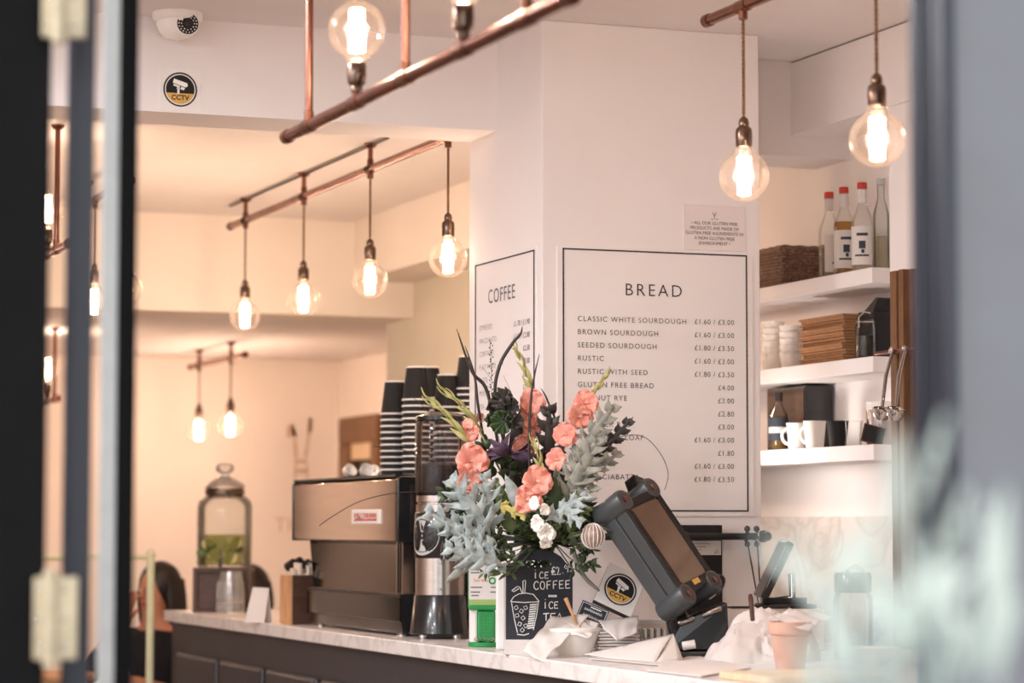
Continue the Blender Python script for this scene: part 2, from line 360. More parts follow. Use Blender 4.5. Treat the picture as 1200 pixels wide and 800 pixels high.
# ------------------------------------------------------------------ folded glass doors at the left edge of the opening
def door(n, px0, px1, d, main, strip=None, hinges=()):
    c0, c1 = at_d(px0, 614, d), at_d(px1, 614, d)
    mid = (c0 + c1) / 2; w = (c1 - c0).length
    dirv = Vector((mid.x, mid.y, 0)).normalized()
    rz = math.atan2(dirv.y, dirv.x) - math.pi / 2
    root = bpy.data.objects.new('door_%d' % n, None); COL.objects.link(root); root['kind'] = 'structure'
    root.location = (mid.x, mid.y, 0); root.rotation_euler.z = rz
    h = w / 2; L = 0.62
    MB().box((-h, 0, 0.02), (h, 0.07, 2.85)).box((-h + .004, -.006, 0.02), (-h + .014, 0, 2.85)).obj('stile', main, root, bevel=.003)
    MB().box((-h * .7, L - .07, 0.02), (h * .7, L, 2.85)).obj('stile', main, root, bevel=.003)
    MB().box((-h * .7, .07, 2.75), (h * .7, L - .07, 2.85)).obj('top_rail', main, root)
    MB().box((-h * .7, .07, .02), (h * .7, L - .07, .26)).obj('bottom_rail', main, root)
    MB().box((-.006, .07, .26), (.006, L - .07, 2.75)).obj('pane', 'glass', root)
    if strip:
        s0 = at_d(strip[0], 614, d); s1 = at_d(strip[1], 614, d)
        a = (s0 - mid).dot(Vector((math.cos(rz), math.sin(rz), 0))); b = (s1 - mid).dot(Vector((math.cos(rz), math.sin(rz), 0)))
        MB().box((a, -.004, .02), (b, .05, 2.85)).obj('weather_strip', 'alu', root, bevel=.003)
    for (a0, a1, y0, y1) in hinges:
        z1, z0 = at_d(a0, y0, d).z, at_d(a0, y1, d).z
        ax_ = Vector((math.cos(rz), math.sin(rz), 0))
        u0 = (at_d(a0, 600, d - .03) - mid).dot(ax_); u1 = (at_d(a1, 600, d - .03) - mid).dot(ax_)
        m_ = MB(); um = u0 + (u1 - u0) * .38
        m_.box((u0, -.022, z0), (um - .004, -.008, z1)).box((um + .004, -.022, z0), (u1, -.008, z1)); m_.tube([(um, -.026, z0 - .01), (um, -.026, z1 + .01)], .011, 12)
        hg = m_.obj('hinge', 'old_brass', root, bevel=.002)
        m_ = MB()
        for q in (.15, .5, .85):
            for u in ((u0 + um) / 2, (u1 + um) / 2): m_.sphere((u, -.022, z0 + (z1 - z0) * q), .005, n=10, k=6)
        m_.obj('screws', 'chrome', hg)
    return root
door(1, -46, 53, 3.72, 'black_door', None, ((42, 95, -60, 37), (41, 93, 676, 772)))
door(2, 73, 106, 3.86, 'navy')
door(3, 135, 157, 4.0, 'black_door', (115, 135))

# ------------------------------------------------------------------ lamps on copper pipes
def globe_profile():
    p = [(0.0625 * math.cos(R(a)), 0.0625 * math.sin(R(a))) for a in range(-90, 58, 7)]
    p[0] = (0.0, -0.0625)
    return p + [(0.0285, .058), (0.0225, .066), (0.019, .075), (0.0172, .086), (0.017, .094)]
def one_bulb(root, T, boost=1.0):
    b = MB().lathe(globe_profile(), 32, 0, T, False).obj('bulb', 'bulb', root)
    f = MB(); n = 12
    for k in range(n):
        a = 2 * math.pi * k / n; a2 = 2 * math.pi * (k + 1) / n
        p0 = Vector((.0135 * math.cos(a), .0135 * math.sin(a), -.044)); p1 = Vector((0.0150 * math.cos(a), 0.0150 * math.sin(a), .046))
        f.tube([p0, p1], .0024, 5, 0, T)
        q0, q1 = (p1, Vector((0.0150 * math.cos(a2), 0.0150 * math.sin(a2), .046))) if k % 2 else (p0, Vector((.0135 * math.cos(a2), .0135 * math.sin(a2), -.044)))
        f.tube([q0, q1], .0018, 5, 0, T)
    f.obj('filament', 'filament', b)
    MB().lathe([(.0, -.02), (.004, -.02), (.005, .05), (.010, .075), (.014, .092)], 12, 0, T, False).obj('glass_stem', 'glass', b)
    ld = bpy.data.lights.new('bulb_light', 'POINT'); ld.energy = BULB_W * boost; ld.color = (1.0, .68, .53); ld.shadow_soft_size = .03
    lo = bpy.data.objects.new('bulb_light', ld); COL.objects.link(lo); lo.parent = root; lo.location = T.translation
def socket_mb(T):
    return MB().lathe([(.019, .072), (.0205, .076), (.0205, .112), (.0185, .118), (.012, .124), (.0135, .130), (.011, .141), (.005, .147), (0, .148)], 20, 0, T).lathe([(.0212, .096), (.0212, .099)], 20, 0, T)
def pipe_light(name, label, X, z, y0, y1, rods, ups=(), downs=(), zc=CEIL, zb=2.272, conduit=None, rr=.0145, rodr=.009, rose=True, boost=1.0):
    ym = (y0 + y1) / 2; root = thing(name, label, 'pendant light', (X, ym, z))
    MB().tube([(0, y0 - ym, 0), (0, y1 - ym, 0)], rr, 20).obj('pipe', 'copper', root)
    for y in (y0, y1):
        s = 1 if y == y0 else -1
        MB().tube([(0, y - ym - s * .004, 0), (0, y - ym + s * .022, 0)], rr * 1.16, 20).obj('end_cap', 'copper_dark', root)
    def tee(y, up):
        MB().tube([(0, y - ym - .028, 0), (0, y - ym + .028, 0)], rr * 1.14, 20).tube([(0, y - ym, 0), (0, y - ym, up * .034)], rodr * 1.25, 14).obj('tee_joint', 'copper_dark', root)
    for y in rods:
        tee(y, 1)
        MB().tube([(0, y - ym, rr * .5), (0, y - ym, zc - z)], rodr, 14).obj('ceiling_rod', 'copper', root)
        if rose: MB().lathe([(.011, -.016), (.016, -.014), (.024, -.004), (.024, 0)], 24, 0, Matrix.Translation((0, y - ym, zc - z))).obj('ceiling_rose', 'copper_dark', root)
    for y in ups:
        tee(y, 1)
        T = Matrix.Translation((0, y - ym, .158)) @ Matrix.Rotation(math.pi, 4, 'X')
        MB().tube([(0, y - ym, .01), (0, y - ym, .05)], .0085, 14).obj('lamp_stem', 'copper', root)
        socket_mb(T).obj('lamp_socket', 'socket', root); one_bulb(root, T, boost)
    for y in downs:
        if y >= y0 - .001 and y <= y1: tee(y, -1)
        T = Matrix.Translation((0, y - ym, zb - z))
        c = MB(); zt, zl = -rr, zb - z + .146
        for ph in (0, math.pi):
            c.tube([(.0022 * math.cos(q * 1.25 + ph), y - ym + .0022 * math.sin(q * 1.25 + ph), zt + (zl - zt) * q / 60) for q in range(61)], .0026, 6)
        c.obj('cord', 'cord', root)
        socket_mb(T).obj('lamp_socket', 'socket', root); one_bulb(root, T, boost)
    if conduit: MB().tube([(0, conduit[0] - ym, zc - z - .008), (0, conduit[1] - ym, zc - z - .005)], .0045, 8).obj('ceiling_conduit', 'dark_steel', root)
    return root
yA = [on_x(p[0], p[1], 1.70).y for p in ((362, 143), (475, 88), (617, 20))]
pipe_light('copper_pipe_light', 'large copper pipe light near the street with globe bulbs pointing up', 1.70, 2.331, 4.136, 5.905, yA,
           ups=[on_x(418, 122, 1.70).y, on_x(543, 62, 1.70).y])
yB = [on_x(p[0], p[1], 2.81).y for p in ((287, 367), (355.5, 348), (433.5, 331), (525, 304))]
pipe_light('copper_pipe_light', 'copper pipe light with four hanging globe bulbs below the back room ceiling', 2.81, 2.665, 7.82, 10.6, yB[:3], downs=yB, zc=BACK_CEIL, conduit=(8.5, 10.6))
pipe_light('copper_pipe_light', 'copper pipe light with two hanging globe bulbs in front of the bread menu pillar', 2.82, 2.695, 4.3, 5.96, (5.42, 4.6),
           downs=[on_x(872, 211, 2.82).y, on_x(1028, 160, 2.82).y])
yD = [on_x(p, 500, 3.45).y for p in (233, 270)]
pipe_light('copper_pipe_light', 'short copper pipe light with two small glowing bulbs above the glass drink dispenser', 3.45, 2.27, yD[1] - .28, yD[0] + .2, yD, downs=yD, zc=FAR_CEIL, zb=1.92, boost=2.4)
yE = [on_x(p, 300, 1.70).y for p in (66, 54)]
pipe_light('copper_pipe_light', 'copper pipe light with upward globe bulb seen through the gap in the folded doors', 1.70, 2.335, 8.45, 10.3, [yE[0], 9.9], ups=[yE[1]], zc=BACK_CEIL)
pipe_light('copper_pipe_light', 'added unseen copper pipe light brightening the far room mirrored in the coffee machine', 1.05, 2.27, 12.6, 13.5, [12.8, 13.3], downs=[12.8, 13.3], zc=FAR_CEIL, zb=1.92, boost=3.2)  # added to brighten the machine's reflection, out of direct view
pF = at_d(54, 470, 12.6)
pipe_light('copper_pipe_light', 'far copper pipe light with one small upward bulb seen low in the door gap', pF.x, pF.z, pF.y - .3, pF.y + .3, [pF.y - .2], ups=[pF.y], zc=FAR_CEIL, boost=2.5)
yG = [on_x(p, 330, 2.09).y for p in (147, 110)]
pipe_light('copper_pipe_light', 'copper pipe light half hidden behind the black edge of the folded glass door', 2.09, 2.665, yG[0] - .06, yG[1] + .3, [yG[1] + .15], downs=yG, zc=BACK_CEIL)

# ------------------------------------------------------------------ writing on the pillar
root = thing('menu_board', 'pale bread menu with thin black border on the front face of the pillar', 'menu board', (3.1875, PY0, 1.845))
MB().box((-.318, -.004, -.40), (.318, 0, .392)).obj('board', 'paint', root)
x0, x1, zt, zb = 2.886 - 3.1875, 3.487 - 3.1875, 2.2315 - 1.845, 1.459 - 1.845
b = MB(); w = .0042
for lo, hi in (((x0, -.0055, zt - w), (x1, -.004, zt)), ((x0, -.0055, zb), (x1, -.004, zb + w)), ((x0, -.0055, zb), (x0 + w, -.004, zt)), ((x1 - w, -.0055, zb), (x1, -.004, zt))): b.box(lo, hi)
b.obj('border', 'ink', root)
t = MB()
def wr(px, py, Y=PY0):
    p = on_y(px, py, Y); return p - root.location
p = wr(731, 346); t.text('BREAD', .052, face_y(p.x, -.005, p.z), track=1.28, thin=-.0004)
rows = [('CLASSIC WHITE SOURDOUGH', '£1.60 / £3.00'), ('BROWN SOURDOUGH', '£1.60 / £3.00'), ('SEEDED SOURDOUGH', '£1.80 / £3.50'), ('RUSTIC', '£1.60 / £3.00'), ('RUSTIC WITH SEED', '£1.80 / £3.50'),
        ('GLUTEN FREE BREAD', '£4.00'), ('WALNUT RYE', '£3.00'), ('RYE', '£2.80'), ('ALL OVER RYE', '£3.00'), ('ARTICHOKE LOAF', '£1.60 / £3.00'), ('BAGUETTE', '£1.80'), ('CIABATTA', '£1.60 / £3.00'), ('OLIVE CIABATTA', '£1.80 / £3.50')]
for k, (n, pr) in enumerate(rows):
    p = wr(676, 376 + k * 15.55 - (k * .12)); t.text(n, .0218, face_y(p.x, -.005, p.z), track=1.22, thin=-.0001)
    p = wr(859.5, 381 + k * 15.3); t.text(pr, .0218, face_y(p.x, -.005, p.z), align='RIGHT', track=1.12, thin=-.0001)
t.obj('lettering', 'ink', root)

root = thing('menu_board', 'narrow coffee menu on the left side face of the pillar', 'menu board', (PX0, 7.40, 1.845))
MB().box((-.004, -.262, -.40), (0, .266, .394)).obj('board', 'paint', root)
y0, y1, zt, zb = 7.149 - 7.40, 7.655 - 7.40, 2.229 - 1.845, 1.459 - 1.845
b = MB(); w = .0042
for lo, hi in (((-.0055, y0, zt - w), (-.004, y1, zt)), ((-.0055, y0, zb), (-.004, y1, zb + w)), ((-.0055, y0, zb), (-.004, y0 + w * 1.6, zt)), ((-.0055, y1 - w * 1.6, zb), (-.004, y1, zt))): b.box(lo, hi)
b.obj('border', 'ink', root)
t = MB()
def wx(px, py): return on_x(px, py, PX0) - root.location
p = wx(573.5, 356); t.text('COFFEE', .062, face_x(-.005, p.y, p.z), track=1.12, thin=0)
for k, (n, pr) in enumerate([('ESPRESSO', '£1.70 / £1.90'), ('MACCHIATO', '£1.80 / £2.00'), ('CORTADO', '£2.30'), ('FLAT WHITE', '£2.00'), ('LATTE', '£2.30'), ('MOCHA', '£2.70'), ('TEA', '£1.60')]):
    p = wx(563.5, 388 + 15.3 * k); t.text(n, .0235, face_x(-.005, p.y, p.z), track=1.12, thin=-.0004)
    p = wx(622.5, 379 + 15.3 * k); t.text(pr, .0235, face_x(-.005, p.y, p.z), align='RIGHT', track=1.05, thin=0)
t.obj('lettering', 'ink_grey', root)

root = thing('notice', 'small gluten free notice card above the top right of the bread menu', 'notice', (3.38, PY0, 2.31))
MB().box((-.103, -.003, -.068), (.103, 0, .068)).obj('card', 'panel', root, bevel=.001)
t = MB()
for k, s in enumerate(['• ALL OUR GLUTEN FREE', 'PRODUCTS ARE MADE OF', 'GLUTEN FREE INGREDIENTS IN', 'A NON GLUTEN FREE', 'ENVIRONMENT •']):
    t.text(s, .0138, face_y(0, -.0036, .0095 - k * .0152), align='CENTER', track=1.0)
t.obj('lettering', 'ink', root)
t = MB(); 
for a in (-.006, .006): t.prism([(a - .0012, .047), (a + .0012, .047), (.0012, .036), (-.0012, .036)], .003, .0036, 0, frame((0, 0, 0), (1, 0, 0), (0, 0, 1)))
t.prism([(-.001, .028), (.001, .028), (.001, .037), (-.001, .037)], .003, .0036, 0, frame((0, 0, 0), (1, 0, 0), (0, 0, 1)))
t.prism([(-.012, .0255), (-.003, .0255), (-.003, .0275), (-.012, .0275)], .003, .0036, 0, frame((0, 0, 0), (1, 0, 0), (0, 0, 1))); t.prism([(.003, .0255), (.012, .0255), (.012, .0275), (.003, .0275)], .003, .0036, 0, frame((0, 0, 0), (1, 0, 0), (0, 0, 1)))
t.obj('emblem', 'ink_grey', root)

def cctv_sign(parent, T, r):
    """round camera-warning print in the plane of T (x right, y up, z out)"""
    def arc(ra, a0, a1, n=40): return [(ra * math.cos(R(a0 + (a1 - a0) * i / n)), ra * math.sin(R(a0 + (a1 - a0) * i / n))) for i in range(n + 1)]
    m_ = MB()
    o, i_ = arc(r, 0, 360, 48)[:-1], arc(r * .905, 0, 360, 48)[:-1]
    n = 48; m_.add([(x, y, .0006) for x, y in o] + [(x, y, .0006) for x, y in i_], [(k, (k + 1) % n, n + (k + 1) % n, n + k) for k in range(n)], 0, T, False)
    m_.obj('ring', 'ink', parent)
    c = r * .84; a = math.degrees(math.asin(-.26))
    top = arc(c, a, 180 - a); bot = arc(c, 180 - a, 360 + a)
    MB().prism(top, .0002, .0008, 0, T).obj('black_field', 'black_matte', parent)
    MB().prism(bot, .0002, .0008, 0, T).obj('gold_field', 'gold', parent)
    s = r; k = MB()
    R_ = T @ Matrix.Translation((-.02 * s, .26 * s, 0)) @ Matrix.Rotation(R(-17), 4, 'Z')
    k.prism([(-.44 * s, -.02 * s), (.36 * s, -.02 * s), (.46 * s, .10 * s), (.36 * s, .24 * s), (-.44 * s, .24 * s)], .0009, .0014, 0, R_)
    k.prism([(-.36 * s, -.16 * s), (-.02 * s, -.16 * s), (.06 * s, -.06 * s), (-.36 * s, -.06 * s)], .0009, .0014, 0, R_)
    k.prism([(.10 * s, -.22 * s), (.30 * s, -.22 * s), (.34 * s, -.06 * s), (.10 * s, -.06 * s)], .0009, .0014, 0, R_)
    k.prism([(-.17 * s, -.24 * s), (-.05 * s, -.24 * s), (-.05 * s, .1 * s), (-.17 * s, .1 * s)], .0009, .0014, 0, T)
    k.prism([(-.22 * s, .02 * s), (0 * s, .02 * s), (-.03 * s, .12 * s), (-.2 * s, .12 * s)], .0009, .0014, 0, T)
    k.obj('camera_symbol', 'chalk', parent)
    MB().text('CCTV', r * .40, T @ Matrix.Translation((0, -.60 * r, .001)), align='CENTER', thin=.012 * r).obj('lettering', 'ink', parent)
root = thing('warning_sticker', 'square white security camera sticker on the beam under the dome camera', 'sign', (on_y(211, 105, 7.473)))
MB().box((-.061, -.002, -.061), (.061, 0, .061)).obj('sticker', 'white', root)
cctv_sign(root, frame((0, -.002, 0), (1, 0, 0), (0, 0, 1)), .051)
# dome camera
q = on_y(208, 20, 7.395); root = thing('security_camera', 'white dome security camera under the ceiling at the top left', 'camera', (q.x, 7.395, CEIL))
Tm = Matrix.Rotation(math.pi, 4, 'X')
MB().lathe([(0, 0), (.073, 0), (.074, .010), (.070, .020), (.066, .024)], 40, 0, Tm).obj('base', 'white', root)
MB().lathe([(.064, .022), (.062, .038), (.052, .060), (.034, .074), (0, .080)], 40, 0, Tm).obj('dome', 'ceramic', root)
dv = Vector((-.08, -.90, -.30)).normalized(); TL = frame((.018, -.032, -.040), Vector((0, 0, 1)).cross(dv), UP.copy())
zdir = TL.to_3x3() @ Vector((0, 0, 1))
if zdir.dot(dv) < 0: TL = frame((.018, -.032, -.040), -Vector((0, 0, 1)).cross(dv), UP.copy())
eye = MB().lathe([(0, .0), (.034, 0), (.034, .028), (.031, .031)], 32, 0, TL).obj('camera_eye', 'white', root)
MB().lathe([(.0, .0312), (.031, .0312), (.031, .0325), (0, .0325)], 32, 0, TL).lathe([(.0, .0325), (.013, .0325), (.012, .037), (0, .038)], 24, 0, TL).obj('lens_plate', 'black_gloss', eye)
m_ = MB()
for rr_, n in ((.0185, 12), (.0258, 18)):
    for k in range(n):
        a = 2 * math.pi * k / n; m_.sphere((rr_ * math.cos(a), rr_ * math.sin(a), .0328), .0021, 0, TL, 8, 5)
m_.obj('light_ring', 'chalk', eye)
# ------------------------------------------------------------------ counter
CT = 1.06
def inset_poly(e):
    return [(2.612 + e, 5.2 + e), (3.80, 5.2 + e), (3.80, 7.099), (2.8215, 7.099), (2.8215, 7.723), (3.40 - e, 7.723), (3.40 - e, 10.9 - e), (2.612 + e, 10.9 - e)]
wt = MB().prism(inset_poly(0), CT - .046, CT).obj('worktop', 'marble', None, bevel=.004)
tag(wt, 'white marble worktop running along the dark service counter', 'worktop')
root = thing('counter_base', 'charcoal panelled counter front under the marble worktop', 'counter', (2.64, 8.0, 0))
p_ = [(x - 2.64, y - 8.0) for x, y in inset_poly(.03)]
MB().prism(p_, 0, CT - .047).obj('carcass', 'counter', root)
ztop = on_x(230, 768, 2.624).z
for a, b_ in ((207, 254), (258.5, 308), (313, 371), (377, 440), (446, 515), (521, 600)):
    ya, yb = on_x(a, 780, 2.624).y, on_x(b_, 780, 2.624).y
    MB().box((-.026, yb - 8.0, .12), (.003, ya - 8.0, ztop)).obj('panel', 'counter', root, bevel=.014)
MB().box((-.006, -2.75, 0), (.003, 2.85, .10)).obj('plinth', 'black', root)

def on_top(px, py, dz=0): return on_z(px, py, CT + dz)
def scale(p): 
    fw = Vector((math.sin(YAW) * math.cos(PITCH), math.cos(YAW) * math.cos(PITCH), math.sin(PITCH)))
    return FPX / (Vector(p) - CAM).dot(fw)

# ---- partition screen at the far end of the counter
root = thing('partition_screen', 'glass screen with pale green post at the far end of the counter', 'screen', (2.545, 10.86, 0))
MB().tube([(0, 0, 0), (0, 0, 1.29)], .017, 16).sphere((0, 0, 1.298), .021).lathe([(.05, 0), (.05, .012), (.02, .02)], 20).obj('post', 'screen_post', root)
MB().tube([(0, 0, 1.285), (-.85, 0, 1.285)], .012, 12).obj('top_rail', 'screen_post', root)
MB().box((-.85, -.004, .25), (-.017, .004, 1.275)).obj('pane', 'glass', root)
MB().tube([(-.85, 0, 0), (-.85, 0, 1.29)], .017, 12).obj('post', 'screen_post', root)

# ---- drink dispenser
p = Vector((2.80, 10.62, CT)); root = thing('drink_dispenser', 'glass drink dispenser jar with lemon slices on a dark wooden stand', 'drink dispenser', p, VR)
st = MB().box((-.118, -.10, 0), (.118, .10, .014)).box((-.118, -.10, .165), (.118, .10, .183))
for sx in (-1, 1):
    for sy in (-1, 1): st.box((sx * .108 - .01, sy * .09 - .01, .014), (sx * .108 + .01, sy * .09 + .01, .165))
st.box((-.11, -.085, .014), (.11, .085, .165))
st.obj('stand', 'walnut', root, bevel=.002)
T = Matrix.Translation((0, 0, .184))
MB().lathe([(0, .002), (.108, .002), (.114, .012), (.114, .25), (.109, .272), (.088, .292), (.074, .300), (.072, .318), (.078, .324), (.074, .328), (.068, .322), (.068, .30), (.084, .288), (.104, .268), (.109, .25), (.109, .014), (.104, .008), (0, .008)], 48, 0, T, False).obj('jar', 'jar_glass', root)
MB().lathe([(0, .010), (.106, .010), (.107, .135), (0, .135)], 40, 0, T).obj('lemon_water', 'water', root)
lid = MB().lathe([(0, .326), (.084, .326), (.086, .334), (.078, .344), (.05, .362), (.03, .372), (.018, .378), (.018, .388), (.034, .396), (.040, .410), (.034, .426), (.016, .432), (0, .432)], 40, 0, T, False).obj('lid', 'cut_glass', root)
MB().lathe([(.079, .300), (.083, .304), (.083, .318), (.079, .322)], 40, 0, T, False).obj('neck_band', 'socket', root)
for k, (x, y, z, tx, tz) in enumerate([(-.03, -.085, .05, 80, 10), (.035, -.09, .04, 75, -15), (.005, -.092, .085, 82, 5), (.055, -.07, .10, 70, -30), (-.06, -.07, .095, 80, 35), (-.01, -.08, .118, 40, 0)]):
    X = T @ Matrix.Translation((x, y, z)) @ Matrix.Rotation(R(tz), 4, 'Z') @ Matrix.Rotation(R(tx), 4, 'X')
    MB().lathe([(0, -.003), (.026, -.003), (.028, 0), (.026, .003), (0, .003)], 24, 0, X, False).obj('lemon_slice', 'lemon', root)
for k in range(6):
    a = k * 1.05; m_ = MB(); c = Vector((-.085 + .03 * k, -.09 + .01 * (k % 3), .06 + .012 * (k % 4)))
    m_.grid(lambda u, v: c + Vector(((u - .5) * .045, (v - .5) * .01, math.sin(math.pi * u) * (v - .5) * .03)), 6, 2, 0, T)
    m_.obj('mint_leaf', 'mint', root, solid=.001)
MB().tube([T @ Vector((0, -.112, .03)), T @ Vector((0, -.15, .03))], .009, 12).tube([T @ Vector((0, -.145, .035)), T @ Vector((0, -.148, .0))], .007, 10).box((-.004, -.152, .235), (.004, -.138, .265)).obj('tap', 'dark_steel', root)

# ---- upturned glass tumblers in front of the dispenser
p = on_top(270, 718)
def tumbler(name, label, loc, z0, group=None):
    o = thing(name, label, 'glass', (loc.x, loc.y, loc.z + z0), VR, group)
    MB().lathe([(.056, 0), (.057, .003), (.051, .085), (.044, .128), (0, .130), (0, .124), (.040, .122), (.047, .085), (.052, .003), (.056, 0)], 32, 0, None, False).obj('tumbler_glass', 'cut_glass', o)
    m_ = MB()
    for k in range(14):
        a = 2 * math.pi * k / 14; m_.tube([(.0555 * math.cos(a), .0555 * math.sin(a), .01), (.051 * math.cos(a), .051 * math.sin(a), .085)], .005, 6)
    m_.obj('cut_ribs', 'cut_glass', o)
    MB().lathe([(.0572, 0), (.0585, .004), (.0565, .008)], 32, 0, None, False).obj('rim', 'chrome', o)
    return o
tumbler('glass_tumbler', 'lower upturned glass tumbler in front of the drink dispenser', p, 0)
tumbler('glass_tumbler', 'upper glass tumbler stacked upside down in front of the drink dispenser', p, .042)

# ---- white card
p = on_top(303, 729); root = thing('tent_card', 'blank white folded card standing left of the wooden napkin box', 'card', p, VR - .25)
MB().add([(-.042, -.035, 0), (.035, -.035, 0), (.042, -.004, .125), (-.022, -.004, .128), (-.042, .03, 0), (.04, .03, 0)], [(0, 1, 2, 3), (5, 4, 3, 2)], 0, None, False).obj('card', 'paper', root, solid=.003)

# ---- wooden napkin box
p = on_top(334, 731.5); root = thing('napkin_box', 'wooden box of paper sachets and stirrers beside the coffee machine', 'box', (p.x + .01, p.y - .02, CT))
W_, D_, H_ = .125, .125, .178
MB().box((0, 0, 0), (.012, D_, H_)).obj('side_board', 'oak', root, bevel=.002); MB().box((W_ - .012, 0, 0), (W_, D_, H_)).obj('side_board', 'oak', root, bevel=.002)
MB().box((.012, 0, 0), (W_ - .012, .012, H_)).obj('end_board', 'walnut', root, bevel=.002); MB().box((.012, D_ - .012, 0), (W_ - .012, D_, H_)).obj('end_board', 'walnut', root, bevel=.002)
MB().box((.012, .012, 0), (W_ - .012, D_ - .012, .01)).obj('bottom', 'walnut', root)
loc = root.location
for k in range(14):
    x = .022 + .082 * (k % 7) / 6; y = .03 + .055 * (k // 7)
    s_ = MB().box((-.006, -.022, 0), (.006, .022, .19 + .02 * math.sin(k * 1.7)))
    o = s_.obj('sugar_sachet', 'cream_paper', None, bevel=.002, loc=loc + Vector((x, y, .012)), rz=.3 * math.sin(k)); o.rotation_euler.x = .05 * math.sin(k * 2.1)
    tag(o, 'cream paper sachet standing in the wooden box by the coffee machine', 'sachet', 'paper sachets in the wooden box')
for k, (x, y, h) in enumerate([(.02, .115 - .02, .225), (.045, .1, .232), (.075, .1, .226)]):
    o = MB().lathe([(.017, .0), (.020, .03), (.020, .036), (.014, .04), (0, .04)], 20).obj('cup_lid', 'black', None, loc=loc + Vector((x, y, h - .02)))
    o.rotation_euler = (1.2, .3 * k, .5)
    tag(o, ['black plastic cup lid at the left end of the wooden box', 'black plastic cup lid in the middle of the wooden box', 'black plastic cup lid nearest the coffee machine in the wooden box'][k], 'lid', 'black lids in the wooden box')

# ---- espresso machine
MX, MY = 2.70, 8.66; root = thing('coffee_machine', 'large steel coffee machine with red and white badge on the counter', 'coffee machine', (MX, MY, CT))
ya, yb = 8.08 - MY, 9.25 - MY
prof = [(0, .306), (0, .505), (.012, .515), (.50, .515), (.54, .49), (.54, .306)]
side = lambda y0, y1, pr: MB().prism(pr, y0, y1, 0, frame((0, 0, 0), (1, 0, 0), (0, 0, 1)))    # local z = -Y
MB().prism(prof, -yb, -ya, 0, frame((0, 0, 0), (1, 0, 0), (0, 0, 1))).obj('upper_housing', 'machine_steel', root, bevel=.003)
prof2 = [(-.003, .302), (-.003, .509), (.010, .518), (.502, .518), (.543, .492), (.543, .302)]
MB().prism(prof2, -ya, -ya + .03, 0, frame((0, 0, 0), (1, 0, 0), (0, 0, 1))).obj('end_panel', 'black_gloss', root, bevel=.004)
MB().prism(prof2, -yb - .02, -yb, 0, frame((0, 0, 0), (1, 0, 0), (0, 0, 1))).obj('end_panel', 'black_gloss', root, bevel=.004)
MB().box((.04, ya - .032, .33), (.055, ya - .028, .49)).obj('end_highlight', 'steel', root)  # steel strip put in as a highlight on the black end panel
MB().box((-.002, ya, .515), (.53, yb, .523)).obj('cup_tray', 'black', root)
MB().add([(.045, 8.14 - MY, .306), (.045, 9.20 - MY, .306), (.02, 9.06 - MY, .135), (.02, 8.10 - MY, .135), (.10, 8.14 - MY, .306), (.10, 9.2 - MY, .306), (.08, 9.06 - MY, .135), (.08, 8.10 - MY, .135)],
         [(0, 1, 2, 3), (7, 6, 5, 4), (0, 3, 7, 4), (1, 5, 6, 2), (0, 4, 5, 1), (3, 2, 6, 7)], 0, None, False).obj('splash_panel', 'mirror_steel', root)
for k in range(3):
    y = 8.13 - MY - .028 * k
    MB().add([(.02, y, .306), (.012, y - .02, .13), (.012, y - .032, .13), (.02, y - .012, .306), (.06, y, .306), (.05, y - .02, .13), (.05, y - .032, .13), (.06, y - .012, .306)],
             [(0, 1, 2, 3), (4, 7, 6, 5), (0, 4, 5, 1), (3, 2, 6, 7), (0, 3, 7, 4), (1, 5, 6, 2)], 0, None, False).obj('side_slat', 'steel' if k != 1 else 'dark_steel', root)
MB().box((.10, 8.1 - MY, .135), (.5, 9.15 - MY, .306)).obj('rear_body', 'black', root)
MB().box((0, 8.03 - MY, .045), (.54, 9.08 - MY, .132)).obj('drip_tray_base', 'mirror_steel', root, bevel=.004); MB().box((.012, 8.045 - MY, .008), (.53, 9.07 - MY, .045)).obj('plinth', 'black_gloss', root, bevel=.002)  # plinth is the lower tray layer, black also for the shadow beneath
MB().box((-.002, 8.03 - MY, .126), (.54, 9.08 - MY, .138)).obj('tray_edge', 'dark_steel', root, bevel=.002)
MB().box((.004, 8.03 - MY - .004, .03), (.53, 8.03 - MY, .132)).obj('tray_end', 'black_gloss', root)
for x in (.03, .5):
    for y in (8.1 - MY, 9.0 - MY): MB().lathe([(.018, 0), (.018, .004), (.013, .006), (.013, .009)], 16, 0, Matrix.Translation((x, y, 0))).obj('foot', 'chrome', root)
a, b_ = on_x(413, 597, MX - .002), on_x(446, 614, MX - .002)
yc, zc_ = (a.y + b_.y) / 2 - MY, (a.z + b_.z) / 2 - CT; hw, hh = abs(a.y - b_.y) / 2, abs(a.z - b_.z) / 2
bd = MB().box((-.006, yc - hw, zc_ - hh), (.001, yc + hw, zc_ + hh)).obj('badge', 'white', root, bevel=.004)
MB().box((-.0066, yc - hw * .8, zc_ - hh * .55), (-.0056, yc + hw * .8, zc_ + hh * .5)).obj('badge_field', 'red', bd)
MB().text('LA MARZOCCO', .034, face_x(-.007, yc, zc_ - hh * .3), align='CENTER', thin=.0006).obj('lettering', 'white', bd)
for k in range(2):     # group heads behind, towards the barista
    y = 8.45 - MY + .4 * k; MB().lathe([(.035, -.02), (.035, .05), (.03, .06)], 20, 0, Matrix.Translation((.515, y, .26))).tube([(.52, y, .245), (.66, y, .24)], .012, 10).obj('group_head', 'chrome', root)

